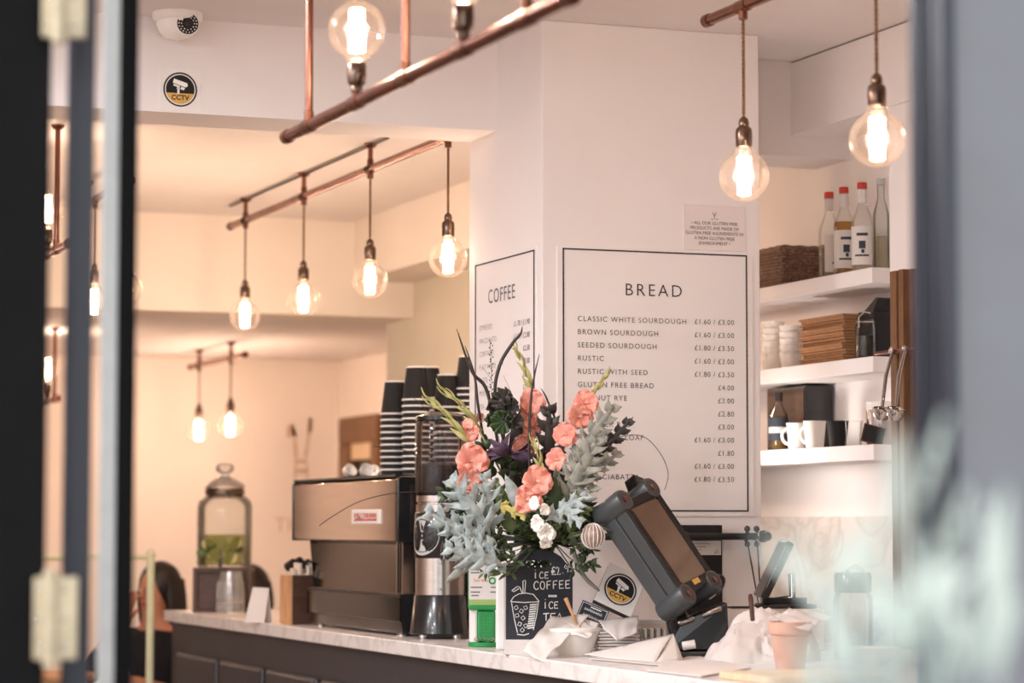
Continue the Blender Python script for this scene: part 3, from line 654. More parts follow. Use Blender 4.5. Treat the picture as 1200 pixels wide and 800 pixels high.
# ---- cups on the machine
TOP = CT + .523
def paper_cup_mesh():
    return MB().lathe([(.0465, .004), (.0335, .112), (.0325, .112), (.0325, .106), (0, .106)], 28, 0, None, False)
proto = paper_cup_mesh().obj('paper_cup', 'black_matte', None)
rim = MB().lathe([(.0455, .0), (.0487, .0005), (.0495, .003), (.0485, .0055), (.0462, .006)], 28, 0, None, False).obj('rim', 'white', proto)
bs = MB().lathe([(.0337, .108), (.0335, .116), (.0322, .116), (.0322, .106)], 28, 0, None, False).obj('base_ring', 'white', proto)
stacks = [(462, 2.84, 11, 'far left stack on the coffee machine'), (487.5, 2.87, 13, 'tall stack left of the hopper'), (503, 3.03, 14, 'half hidden middle stack'),
          (524, 3.00, 12, 'wide stack behind the hopper'), (549, 3.07, 15, 'stack touching the pillar edge')]
first = True
for px, X, n, where in stacks:
    q = on_x(px, 556, X)
    for k in range(n):
        if first: c = proto; first = False
        else: c = copy_tree(proto)
        c.location = (q.x, q.y, TOP + k * .0212); c.rotation_euler.z = k * .7
        tag(c, ('topmost black paper cup of the ' if k == n - 1 else 'upside down black paper cup in the ') + where, 'paper cup', 'paper cups: ' + where)
for k, (px, X, rx, rz) in enumerate([(408, 2.80, 62, .5), (428, 2.84, 66, .2), (438, 2.95, 60, -.6)]):
    q = on_x(px, 556, X)
    root = thing('espresso_cup', ['white espresso cup lying tipped at the left of the coffee machine top', 'white espresso cup tipped over in the middle of the coffee machine top', 'white espresso cup lying nearest the paper cup stacks'][k], 'cup', (q.x, q.y, TOP + .025), rz, 'white cups on the coffee machine'); root.scale = (.72, .72, .66)
    T = Matrix.Rotation(R(rx), 4, 'X') @ Matrix.Translation((0, 0, -.02))
    MB().lathe([(0, 0), (.02, 0), (.03, .012), (.036, .045), (.034, .045), (.028, .014), (0, .006)], 28, 0, T, False).obj('cup_bowl', 'ceramic', root)
    MB().tube([T @ v for v in bez([(.033, 0, .038), (.06, 0, .04), (.055, 0, .01), (.026, 0, .012)], 8)], .004, 8).obj('handle', 'ceramic', root)

# ---- coffee grinder
root = thing('coffee_grinder', 'black coffee grinder with steel collar and smoky bean hopper', 'grinder', (2.785, 7.885, CT), VR)
for k in range(4):
    a = math.pi / 4 + k * math.pi / 2; MB().lathe([(.011, 0), (.012, .003), (.009, .018)], 14, 0, Matrix.Translation((.075 * math.cos(a), .075 * math.sin(a), 0))).obj('foot', 'chrome', root)
MB().lathe([(.094, .014), (.097, .018), (.0955, .026), (.0835, .134), (.080, .139)], 48).obj('base', 'black_gloss', root)
MB().lathe([(.0795, .139), (.0795, .254)], 48).box((.002, -.0835, .142), (.008, -.0775, .252)).obj('steel_collar', 'steel', root)
for z in (.155, .24): MB().sphere((.005, -.084, z), .005, n=10, k=6).obj('screw', 'chrome', root)
MB().lathe([(.079, .254), (.0825, .258), (.0825, .394), (.078, .400)], 48).obj('motor_housing', 'black_gloss', root)
MB().lathe([(.0785, .400), (.0785, .424), (.073, .426), (.073, .430), (.078, .432), (.078, .452)], 40).obj('adjuster_ring', 'steel', root)
MB().lathe([(.076, .452), (.079, .456), (.0815, .47), (.0815, .672), (.076, .690), (.074, .690), (.0795, .67), (.0795, .47), (.074, .456)], 40, 0, None, False).obj('hopper', 'smoke_glass', root)
MB().lathe([(0, .456), (.078, .457), (.079, .470), (.079, .548), (.05, .556), (0, .560)], 36).obj('coffee_beans', 'beans', root)
MB().lathe([(.077, .690), (.080, .692), (.080, .704), (.06, .714), (.02, .718), (0, .718)], 40).obj('hopper_lid', 'black_gloss', root)
MB().tube([(.02, -.08, .3), (.02, -.135, .29), (.02, -.14, .25)], .016, 12).obj('spout', 'black_gloss', root)
def cyl_patch(rad, a0, zc_, r0, r1, n=28, off=.0):
    vs = []; fs = []
    for j in range(n):
        b = 2 * math.pi * j / n
        for q in (r0, r1):
            u, v = q * math.cos(b), q * math.sin(b); a = a0 + u / rad
            vs.append((rad * math.cos(a), rad * math.sin(a), zc_ + v))
    fs = [(2 * j, 2 * j + 1, (2 * j + 3) % (2 * n), (2 * j + 2) % (2 * n)) for j in range(n)]
    return vs, fs
em = R(-133); bd = MB()
bd.add(*cyl_patch(.0830, em, .325, 0.0, .062)); o = bd.obj('emblem', 'alu', root)
m_ = MB(); m_.add(*cyl_patch(.0834, em, .325, .050, .053)); m_.add(*cyl_patch(.0834, em, .325, .004, .012))
for j in range(9):
    a = 2 * math.pi * j / 9
    pts = [(q * math.cos(a + (q - .014) * 9), q * math.sin(a + (q - .014) * 9)) for q in (.016, .028, .042)]
    vs = []
    for (u, v), w in zip(pts, (.003, .0055, .001)):
        for sgn in (-1, 1):
            uu, vv = u - sgn * w * math.sin(a), v + sgn * w * math.cos(a); vs.append((.0835 * math.cos(em + uu / .0835), .0835 * math.sin(em + uu / .0835), .325 + vv))
    m_.add(vs, [(0, 1, 3, 2), (2, 3, 5, 4)])
m_.obj('emblem_print', 'black', o)

# ---- green dispenser with label
p = on_top(566, 757.5); root = thing('collection_box', 'green plastic box with white label standing left of the chalkboard', 'box', p, VR + .05)
MB().prism([(.044 * math.cos(a) * (1 if abs(math.cos(a)) < .99 else 1), .037 * math.sin(a)) for a in [2 * math.pi * k / 28 for k in range(28)]], 0, .014).obj('base_plate', 'green', root, bevel=.002)
MB().box((-.018, -.026, .014), (.036, .028, .108)).obj('column', 'green', root, bevel=.006)
m_ = MB()
for i in range(6):
    for j_ in range(9): m_.sphere((-.010 + .008 * i, -.0262, .024 + .009 * j_), .0018, n=6, k=4)
m_.obj('raised_dots', 'green', root)
MB().box((-.038, -.020, .014), (-.022, .02, .11)).obj('side_strip', 'white', root, bevel=.002)
MB().box((-.044, -.036, .108), (.044, .036, .245)).obj('body', 'green', root, bevel=.008)
MB().box((-.043, -.0375, .124), (.043, -.0362, .240)).obj('label', 'paper', root)
MB().box((-.043, -.0379, .124), (.043, -.0374, .140)).obj('label_band', 'lime', root)
t = MB(); t.text('Teri Ward', .0115, face_y(-.030, -.0382, .192)); t.obj('red_lettering', 'red', root)
t = MB()
for z, w0, w1 in ((.226, -.038, -.008), (.217, -.038, -.012), (.174, -.038, -.004), (.160, -.038, -.010), (.150, -.036, -.014), (.226, .016, .040), (.217, .018, .040), (.174, .022, .04), (.160, .02, .04)):
    t.box((w0, -.0381, z), (w1, -.0376, z + .0035))
t.obj('small_print', 'ink_grey', root)
MB().lathe([(.006, 0), (.011, 0)], 16, 0, Matrix.Translation((.026, -.0384, .195)) @ Matrix.Rotation(R(90), 4, 'X'), False).obj('leaf_symbol', 'green', root)
MB().box((.0, -.022, .245), (.036, .022, .272)).obj('top_knob', 'green', root, bevel=.007)
MB().box((-.042, -.024, .244), (-.006, .01, .262)).obj('top_tag', 'white', root, bevel=.006)
m_ = MB()
for k in range(9): m_.lathe([(.0035, -.0012), (.005, 0), (.0035, .0012)], 10, 0, Matrix.Translation((-.018 + .006 * k, -.034, .022 + .002 * math.sin(k))) @ Matrix.Rotation(R(90 * (k % 2)), 4, 'X'), False)
m_.sphere((-.022, -.034, .024), .006, n=10, k=6); m_.obj('chain', 'chrome', root)

# ---- white slim box
p = on_top(587, 761.5); root = thing('slim_box', 'slim white box standing on edge between green box and chalkboard', 'box', p, VR)
MB().box((-.014, 0, 0), (.0135, .06, .253)).obj('case', 'white', root, bevel=.006)
MB().box((-.0146, .008, .02), (-.0138, .052, .235)).obj('side_seam', 'cream_paper', root)

# ---- chalkboard
BS = 420.0; bp = on_top(632, 766.5); root = thing('chalkboard', 'black chalkboard offering ice coffee and ice tea at £2.95', 'chalkboard', bp, VR)
U = lambda px, py: ((px - 632) / BS, (766.5 - py) / BS)
outer = [U(*q) for q in [(593, 750), (671, 750), (671, 663), (664, 661), (658, 653), (651, 648.5), (642, 645.5), (632, 644.5), (622, 645.8), (613, 649), (607, 653.5), (602, 660), (597, 662), (593, 662)]]
slot = [U(*q) for q in [(618, 657), (616, 661), (619, 665), (643, 665), (646, 661), (643, 657)]]
key = outer[:8] + [slot[0]] + slot[:0:-1] + [slot[0]] + [outer[7]] + outer[8:]
FB = frame((0, 0, 0), (1, 0, 0), (0, 0, 1))     # z towards the viewer
MB().prism(key, 0, .011, 0, FB).obj('slate_panel', 'slate', root)
x0, z0 = U(591, 767); x1, z1 = U(681, 749)
MB().box((x0, -.028, 0), (x1, .016, z1)).obj('base_block', 'paper', root, bevel=.002)
GL = {'I': [[(.5, 0), (.5, .72)]], 'i': [[(.5, 0), (.5, .7)], [(.5, .92), (.5, .98)]], 'C': [[(.95, .8), (.7, 1), (.35, .95), (.08, .6), (.1, .25), (.4, 0), (.75, .03), (.95, .18)]], 'E': [[(.9, .98), (.15, .95), (.1, .5), (.1, .03), (.9, .05)], [(.1, .5), (.75, .53)]],
      'O': [[(.5, 1), (.15, .8), (.05, .45), (.25, .05), (.65, 0), (.95, .35), (.85, .8), (.5, 1)]], 'F': [[(.95, 1), (.2, .95), (.15, .5), (.15, 0)], [(.15, .5), (.75, .55)]], 'T': [[(0, .92), (1, 1)], [(.5, .95), (.5, 0)]],
      'A': [[(0, 0), (.45, 1), (.9, 0)], [(.18, .38), (.75, .4)]], '£': [[(.95, .85), (.7, 1), (.45, .85), (.45, .3), (.2, .05), (.5, .08), (1, .02)], [(.15, .5), (.8, .52)], [(.15, .36), (.8, .38)]], '2': [[(.1, .8), (.4, 1), (.8, .85), (.6, .5), (.05, .05), (.95, .03)]],
      '9': [[(.85, .75), (.5, 1), (.15, .75), (.4, .48), (.85, .7), (.85, .3), (.6, 0)]], '5': [[(.9, 1), (.25, .97), (.2, .58), (.65, .6), (.88, .3), (.6, 0), (.1, .08)]], '.': [[(.4, .06), (.5, .1)]], '-': [[(0, .5), (1, .5)]]}
def chalk(m_, s, px, py, w, h, adv, rot=0, rad=.0017, T=FB, off=.0118, conv=U):
    for i, ch in enumerate(s):
        for st_ in GL.get(ch, []):
            pts = []
            for (u, v) in st_:
                X_, Y_ = i * adv + u * w, -v * h
                c_, s_ = math.cos(R(rot)), math.sin(R(rot)); x, z = conv(px + X_ * c_ + Y_ * s_, py - X_ * s_ + Y_ * c_)
                pts.append((x, z, off))
            m_.tube([T @ Vector(q) for q in pts], rad, 6)
m_ = MB()
chalk(m_, 'i', 625.5, 678, 4, 10, 6); chalk(m_, 'CE', 632, 678, 5, 7.5, 6.2)
chalk(m_, '£', 645.5, 674.5, 6.5, 9.5, 7, 8); chalk(m_, '2.95', 653, 674, 4.6, 9, 4.9, 14, .0014)
chalk(m_, 'COFFEE', 625.5, 691, 6, 9.5, 7.4, 2)
chalk(m_, '-', 642.5, 702.5, 10, 8, 8, 0, .0034)
chalk(m_, 'i', 637, 713, 4, 11, 6); chalk(m_, 'CE', 643, 713, 5.2, 8, 6.3)
chalk(m_, 'TEA', 636.5, 727, 7, 8.5, 8)
def stroke(m_, pts, rad=.0014):
    m_.tube([FB @ Vector((*U(*q), .0118)) for q in pts], rad, 6)
m_.obj('chalk_writing', 'chalk', root)
m_ = MB()
for pts in ([(600, 692), (606, 687.5), (609, 688), (612, 695)], [(600, 692), (602, 693.5), (608, 690)], [(613, 695), (613, 681), (615.5, 680), (616, 682), (615, 695)], [(598.5, 705), (602, 699.5), (608, 696), (616, 695), (625, 696.5), (632, 705)],
            [(598.5, 705), (615, 706), (632, 705)], [(599.5, 706), (603, 726), (606.5, 741)], [(631, 706), (629, 720), (625, 738)], [(606, 743), (614, 744), (620, 742)]): stroke(m_, pts)
for cx, cy, a in ((605, 712, .3), (611, 716, -.2), (606, 721, .5), (613, 724, .1), (609, 731, -.4), (616, 733, .3), (612, 738, 0), (616, 712, .4)):
    q = [(cx + 2.6 * math.cos(a + k * math.pi / 2), cy + 2.6 * math.sin(a + k * math.pi / 2)) for k in range(5)]; stroke(m_, q, .0012)
for k in range(11): stroke(m_, [(621 - .3 * k, 709 + 2.7 * k), (629.5 - .45 * k, 708 + 2.7 * k)], .0022)
m_.obj('cup_drawing', 'chalk', root)

# ---- ceramic bowl with napkins, stirrer
p = on_top(671, 768.5); root = thing('ceramic_bowl', 'white oval ceramic bowl in front of the chalkboard holding napkins', 'bowl', p, VR)
Ts = Matrix.Diagonal((1, .72, 1, 1))
MB().lathe([(0, 0), (.045, 0), (.05, .006), (.079, .072), (.080, .076), (.077, .076), (.047, .01), (0, .008)], 40, 0, Ts, False).obj('bowl_body', 'ceramic', root)
MB().lathe([(.0785, .066), (.0815, .070), (.0815, .077), (.078, .078)], 40, 0, Ts, False).obj('rim', 'ceramic', root)
def sheet(name, label, cat, cs, amp=.006, fr=9, nu=16, nv=16, mt='paper', sag=0, seed=0, thick=.0015):
    P = [at_d(*c) for c in cs]; o0 = sum(P, Vector()) / 4; m_ = MB()
    def fn(u, v):
        q = P[0].lerp(P[1], u).lerp(P[3].lerp(P[2], u), v) - o0
        n = noise.noise_vector(Vector((u * fr * .35 + seed, v * fr * .35, seed)))
        q += n * amp + Vector((0, 0, -sag * math.sin(math.pi * u) * math.sin(math.pi * v)))
        q.z += amp * 1.2 * (abs(math.sin(u * fr + v * 3 + seed)) - .5)
        return q
    m_.grid(fn, nu, nv); o = m_.obj(name, mt, None, solid=thick, loc=o0)
    return tag(o, label, cat)
sheet('paper_napkin', 'crumpled white napkin spilling over the left side of the ceramic bowl', 'napkin', [(612, 763, 7.10), (648, 723, 7.20), (691, 721, 7.22), (636, 776, 7.02)], .005, 9, seed=3)
sheet('paper_napkin', 'white napkin sticking up at the back of the ceramic bowl', 'napkin', [(655, 738, 7.16), (668, 722, 7.22), (704, 729, 7.22), (690, 750, 7.10)], .005, 11, seed=8)
q0, q1 = at_d(676.5, 733, 7.18), at_d(663, 701, 7.22)
sx = MB().tube([Vector(), (q1 - q0) * .6, q1 - q0], [.003, .0045, .0062], 8).obj('wooden_stirrer', 'oak', None, loc=q0); tag(sx, 'wooden stirring stick standing in the ceramic bowl', 'stirrer')
p = on_top(722, 768); root = thing('napkin_stack', 'stack of folded white napkins right of the ceramic bowl', 'napkins', p, VR + .15)
for k in range(8):
    MB().box((-.055 + .002 * math.sin(k * 3), -.04, .002 + k * .0085), (.058 + .003 * math.cos(k * 2), .045, .0085 + k * .0085)).obj('napkin', 'paper', root, bevel=.0025)
sheet('paper_napkin', 'white napkin folded to a point on top of the napkin stack', 'napkin', [(700, 727, 7.25), (748, 722, 7.3), (747, 742, 7.12), (722, 751, 7.02)], .003, 7, seed=5)

# ---- small black price sign and camera sign
def card_frame(px, py, d, ax_, ay_):
    c = at_d(px, py, d); rt = Vector((math.cos(YAW), -math.sin(YAW), 0)); fw = Vector((math.sin(YAW), math.cos(YAW), 0))
    return c, frame((0, 0, 0), rt * ax_[0] + UP * ax_[1] + fw * ax_[2], rt * ay_[0] + UP * ay_[1] + fw * ay_[2])
c, T = card_frame(694.5, 719, 7.27, (30, -13, 0), (10, 17, 6)); root = thing('price_card', 'small tilted black card with white handwriting beside the camera sign', 'card', c)
MB().box((-.040, -.026, -.003), (.040, .026, 0), 0, T).obj('card', 'slate', root)
b = MB()
for lo, hi in (((-.037, .021, 0), (.037, .0222, .0004)), ((-.037, -.0232, 0), (.037, -.022, .0004)), ((-.037, -.022, 0), (-.0358, .022, .0004)), ((.0358, -.022, 0), (.037, .022, .0004))): b.box(lo, hi, 0, T)
b.box((-.012, .0145, 0), (.020, .0175, .0006), 0, T); b.obj('border', 'chalk', root)
t = MB()
for z, n, x0 in ((.002, 8, -.026), (-.015, 7, -.024)):
    for k in range(n):
        x = x0 + k * .0066; t.tube([T @ Vector((x + u * .005, z + v * .009, .0008)) for u, v in ((0, .1 * (k % 3)), (.2, .9), (.5, .1), (.8, .6 + .1 * (k % 4)), (1.1, .1))], .0009, 5)
t.obj('handwriting', 'chalk', root)
c, T = card_frame(727, 690.5, 7.30, (44, -21, 3), (17, 47, 20)); root = thing('camera_sign', 'tilted square security camera sign on a black block', 'sign', c)
MB().box((-.057, -.061, -.004), (.057, .061, 0), 0, T).obj('face_card', 'white', root, bevel=.001)
MB().box((-.055, -.060, -.034), (.058, .060, -.004), 0, T).obj('block', 'black', root, bevel=.002)
cctv_sign(root, T, .0465)
MB().tube([T @ Vector((.03, .062, -.02)), T @ Vector((.032, .075, -.02)), T @ Vector((.042, .078, -.02)), T @ Vector((.046, .064, -.02))], .004, 8).obj('clip', 'chrome', root)

# ---- glass ashtrays, small white box, paper sheets
p = on_top(768, 764); 
for k in range(2):
    root = thing('glass_dish', ['lower ribbed glass dish under the till screen', 'upper ribbed glass dish stacked under the till screen'][k], 'dish', p + Vector((0, 0, .034 * k)), VR)
    MB().lathe([(0, 0), (.042, 0), (.047, .004), (.050, .032), (.046, .033), (.043, .008), (0, .006)], 28, 0, None, False).obj('dish_glass', 'jar_glass', root)
    m_ = MB()
    for j in range(16): a = 2 * math.pi * j / 16; m_.tube([(.0485 * math.cos(a), .0485 * math.sin(a), .004), (.0505 * math.cos(a), .0505 * math.sin(a), .032)], .0028, 6)
    m_.obj('ribs', 'chrome', root)
root = thing('paper_box', 'flat white cardboard box resting on the glass dishes', 'box', p + Vector((0, 0, .069)), VR + .1)
MB().box((-.048, -.035, 0), (.045, .035, .016)).obj('tray', 'cream_paper', root, bevel=.001); MB().box((-.05, -.037, .012), (.047, .037, .022)).obj('lid', 'paper', root, bevel=.001)
def loose_sheet(name, label, pts, th=.002, peak=None, mt='paper'):
    P = [on_top(*q[:2], q[2] if len(q) > 2 else .002) for q in pts]; o0 = sum(P, Vector()) / len(P); m_ = MB()
    n = len(P); vs = [q - o0 for q in P] + [q - o0 + Vector((0, 0, th)) for q in P]
    m_.add(vs, [list(range(n))[::-1], [n + i for i in range(n)]] + [(i, (i + 1) % n, n + (i + 1) % n, n + i) for i in range(n)], 0, None, False)
    return tag(m_.obj(name, mt, None, loc=o0), label, 'paper')
loose_sheet('paper_sheet', 'flat white paper lying along the marble edge under the bread bag', [(758, 786), (822, 793), (880, 783), (812, 768)], .003)
loose_sheet('paper_sheet', 'thin white paper sticking out from under the folded sheet', [(690, 772), (775, 780), (800, 776), (740, 765)], .002)
# folded sheet: a wedge standing on its fold
P = [at_d(685, 766.5, 7.12), at_d(766, 779.5, 6.80), at_d(801, 774, 6.86), at_d(789, 742.5, 7.0), at_d(700, 761, 7.2)]
o0 = P[0].copy(); m_ = MB(); Q = [q - o0 for q in P]
def fold(u, v):
    a = Q[0].lerp(Q[1], u); b2 = Q[0].lerp(Q[3], u); q = a.lerp(b2, v); q.z += .006 * math.sin(math.pi * v) * u; return q
m_.grid(fold, 12, 8); m_.grid(lambda u, v: (Q[1].lerp(Q[2], u)).lerp(Q[3], v) if v < 1 else Q[3].copy(), 4, 6)
tag(m_.obj('folded_paper', 'paper', None, solid=.0015, loc=o0), 'large white paper folded to a point in front of the till', 'paper')
# ------------------------------------------------------------------ till terminal
def vframe(o, x, y):        # axes given as (right, up, away) seen from the street
    rt = Vector((math.cos(YAW), -math.sin(YAW), 0)); fw = Vector((math.sin(YAW), math.cos(YAW), 0))
    c = lambda a: rt * a[0] + UP * a[1] + fw * a[2]
    return frame(o, c(x), c(y))
tp = at_d(771, 643, 7.12); root = thing('till_terminal', 'black tilted touch screen till terminal in front of the bread menu', 'till', (tp.x, tp.y, CT), VR)
inv = Matrix.Translation(root.location) @ Matrix.Rotation(VR, 4, 'Z'); inv.invert()
# x: across the screen (away and right), y: up the screen, z: out of the screen
TT = inv @ vframe(tp, (.55, .24, .80), (-.548, .828, .128))
zz = TT.to_3x3() @ Vector((0, 0, 1))
if zz.x < 0: TT = TT @ Matrix.Diagonal((-1, 1, -1, 1))
flip = -1 if zz.x < 0 else 1
W2, L2, DP = .096, .142, .092      # half width, half length, depth
def rr(w, l, r, n=8):
    p = []
    for cx, cy, a0 in ((w - r, l - r, 0), (-w + r, l - r, 90), (-w + r, -l + r, 180), (w - r, -l + r, 270)):
        for i in range(n + 1): a = R(a0 + 90 * i / n); p.append((cx + r * math.cos(a), cy + r * math.sin(a)))
    return p
rc = .030
body = [(-W2, -L2 - .005), (W2, -L2 - .005), (W2, L2 + .005), (-W2, L2 + .005)]
MB().prism(rr(W2 - .004, L2 + .012, .02), -DP / 2 - .002, 0, 0, TT).obj('back_shell', 'bluegrey', root, bevel=.003)
MB().prism(rr(W2 - .006, L2 + .010, .02), .0015, DP / 2 - .006, 0, TT).obj('front_shell', 'bluegrey', root, bevel=.003)
MB().prism(rr(W2 - .03, L2 - .02, .008), DP / 2 - .004, DP / 2 - .001, 0, TT).obj('screen', 'screen', root)
m_ = MB(); o_, i_ = rr(W2 - .008, L2 + .006, .018), rr(W2 - .028, L2 - .018, .008); n = len(o_)
m_.add([(x, y, DP / 2 - .004) for x, y in o_] + [(x, y, DP / 2 + .002) for x, y in o_] + [(x, y, DP / 2 + .002) for x, y in i_] + [(x, y, DP / 2 - .004) for x, y in i_],
       [(a * n + k, a * n + (k + 1) % n, ((a + 1) % 4) * n + (k + 1) % n, ((a + 1) % 4) * n + k) for a in range(4) for k in range(n)], 0, TT, False)
m_.obj('bezel', 'black_gloss', root)
for sx in (-1, 1):
    for sy in (-1, 1):
        c = (sx * (W2 - .024), sy * (L2 + .010)); X = TT @ Matrix.Translation((c[0], c[1], 0))
        post = MB().lathe([(0, -DP / 2 - .006), (.029, -DP / 2 - .006), (.033, -DP / 2), (.033, DP / 2 - .004), (.029, DP / 2 + .004), (.026, DP / 2 + .004)], 32, 0, X).obj('corner_post', 'bluegrey', root)
        MB().lathe([(.0, DP / 2 + .003), (.022, DP / 2 + .003), (.026, DP / 2 + .0045), (.027, DP / 2 + .003)], 28, 0, X, False).lathe([(0, DP / 2 + .003), (.009, DP / 2 + .007), (.009, DP / 2 + .003)], 16, 0, X, False).obj('corner_cap', 'copper', post)
MB().box((-.02, -L2 + .003, DP / 2), (.012, -L2 + .018, DP / 2 + .003), 0, TT).obj('maker_plate', 'gold', root)
MB().prism([(W2 - .05, L2 + .02), (W2 + .004, L2 + .02), (W2 + .006, L2 + .045), (W2 - .03, L2 + .07)], -.015, .028, 0, TT).obj('card_reader', 'black_gloss', root, bevel=.004)
MB().box((W2 + .002, -.02, -.006), (W2 + .006, .09, .03), 0, TT).obj('card_slip', 'paper', root)
bx = (TT @ Vector((0, -L2 * .75, -DP / 2))); 
MB().tube([bx, Vector((bx.x + .015, bx.y + .03, bx.z - .05)), Vector((bx.x + .05, bx.y + .06, .03))], [.03, .03, .04], 14).obj('neck', 'black_gloss', root)
cx_ = bx.x + .07
MB().prism(rr(.10, .085, .025), 0, .018, 0, Matrix.Translation((cx_ - .005, bx.y + .05, 0))).obj('foot', 'black_gloss', root, bevel=.003)
MB().add([(cx_ - .075, bx.y - .01, .018), (cx_ + .095, bx.y - .01, .018), (cx_ + .095, bx.y + .11, .018), (cx_ - .075, bx.y + .11, .018), (cx_ - .03, bx.y, .105), (cx_ + .09, bx.y, .15), (cx_ + .09, bx.y + .1, .15), (cx_ - .03, bx.y + .1, .105)],
         [(0, 3, 2, 1), (4, 5, 6, 7), (0, 1, 5, 4), (1, 2, 6, 5), (2, 3, 7, 6), (3, 0, 4, 7)], 0, None, False).obj('power_unit', 'black_gloss', root, bevel=.006)
for k, (x, z, l, a) in enumerate(((-.045, .112, .04, .35), (.02, .135, .05, .35))):
    X = Matrix.Translation((cx_ + x, bx.y - .012, z - .02)) @ Matrix.Rotation(-a, 4, 'Y'); MB().lathe([(.006, 0), (.0085, .004), (.0085, l), (.005, l + .006)], 12, 0, X @ Matrix.Rotation(R(90), 4, 'Y')).obj('cable_plug', 'steel', root)
MB().lathe([(0, 0), (.011, 0), (.012, .004), (.012, .035), (0, .036)], 18, 0, Matrix.Translation((cx_ - .035, bx.y - .03, .032)) @ Matrix.Rotation(R(80), 4, 'Y')).obj('cable_plug', 'white', root)
MB().tube(bez([(cx_ - .09, bx.y - .02, .05), (cx_ - .07, bx.y - .05, .045), (cx_ - .045, bx.y - .04, .02), (cx_ - .04, bx.y - .03, .012)]), .004, 8).obj('orange_cable', 'red', root)['label'] = 'orange cable'
pc = TT @ Vector((W2, -L2, 0)); m_ = MB().tube(spline([pc, pc + Vector((.03, -.01, .02)), pc + Vector((.052, -.01, .012)), pc + Vector((.04, -.01, -.02)), pc + Vector((.02, -.01, -.035))]), .0055, 8); m_.obj('side_cable', 'black_gloss', root)
MB().tube([pc + Vector((.03, -.01, -.028)), pc + Vector((.012, -.01, -.042))], .008, 12).obj('cable_plug', 'steel', root)

# ------------------------------------------------------------------ rail, skewers, clipboard on the pillar
RY = PY0 - .045; rz_ = on_y(800, 628.5, RY).z; xa, xb = on_y(688, 628, RY).x, on_y(899, 628, RY).x; xm = (xa + xb) / 2
root = thing('utensil_rail', 'black rail with ball end mounted low across the pillar', 'rail', (xm, RY, rz_))
MB().tube([(xa - xm, 0, 0), (xb - xm, 0, 0)], .0105, 16).obj('rod', 'black', root)
for x in (xa - xm, xb - xm): MB().sphere((x, 0, 0), .0145).obj('ball_end', 'black_gloss', root)
for x in (.06, .30): MB().tube([(x, 0, 0), (x, .045, 0)], .007, 10).lathe([(.018, 0), (.018, .006)], 16, 0, Matrix.Translation((x, .045, 0)) @ Matrix.Rotation(R(90), 4, 'X')).obj('bracket', 'black', root)
for k, (px, py1, px1) in enumerate(((875, 714, 890), (886, 714, 893))):
    o0 = on_y(px, 628.5, RY); e = on_y(px1, py1, RY - .02) - o0
    root = thing('hook_skewer', ['thin black skewer hanging left on the pillar rail', 'thin black skewer hanging right at the pillar edge'][k], 'skewer', o0)
    MB().sphere((0, -.004, .023), .0095).obj('ball', 'black_gloss', root); MB().sphere((.0, -.004, -.023), .0085).obj('ball', 'black_gloss', root)
    MB().tube([(0.013 * math.sin(a) * .25, -.014 * math.cos(a) , .0135 * math.sin(a)) for a in [2 * math.pi * i / 20 for i in range(21)]], .003, 8).obj('ring', 'chrome' if k else 'black', root)
    MB().tube([Vector((.002, -.006, -.028)), e * .6, e], [.0026, .0022, .0012], 8).obj('rod', 'twig', root)
a, b_ = on_y(796, 615, PY0 - .02), on_y(847, 615, PY0 - .02)
root = thing('clipboard', 'black board with handwritten note hanging behind the till', 'board', ((a.x + b_.x) / 2, PY0 - .016, 1.27)); hw = (b_.x - a.x) / 2
MB().box((-hw, 0, -.17), (hw, .008, a.z - 1.27)).obj('board', 'black_matte', root, bevel=.001)
n0, n1 = on_y(806, 633.5, PY0 - .02), on_y(845.5, 650, PY0 - .02)
nt_ = MB().box((n0.x - root.location.x, -.0015, n1.z - 1.27), (n1.x - root.location.x, 0, n0.z - 1.27)).obj('note', 'paper', root)
t = MB()
for r_ in range(3):
    for k in range(9 - r_ * 2):
        x = n0.x - root.location.x + .008 + k * .0075; z = n0.z - 1.27 - .0105 - r_ * .0095
        t.tube([(x + u * .006, -.002, z + v * .006) for u, v in ((0, .2), (.25, .9 - .2 * (k % 3)), (.5, 0), (.75, .7), (1, .2))], .0005, 4)
t.tube([(n1.x - root.location.x - .022, -.002, n1.z - 1.27 + .005), (n1.x - root.location.x - .012, -.002, n1.z - 1.27 + .016), (n1.x - root.location.x - .006, -.002, n1.z - 1.27 + .005), (n1.x - root.location.x - .022, -.002, n1.z - 1.27 + .005)], .0006, 4)
t.obj('handwriting', 'ink', nt_)
m_ = MB(); c0 = Vector((-hw + .02, -.016, .115))
for k in range(7):
    a = k * .9; m_.tube([c0, c0 + Vector((.014 * math.cos(a), -.004, .014 * math.sin(a)))], .002, 6)
m_.obj('wire_tie', 'copper_dark', root)

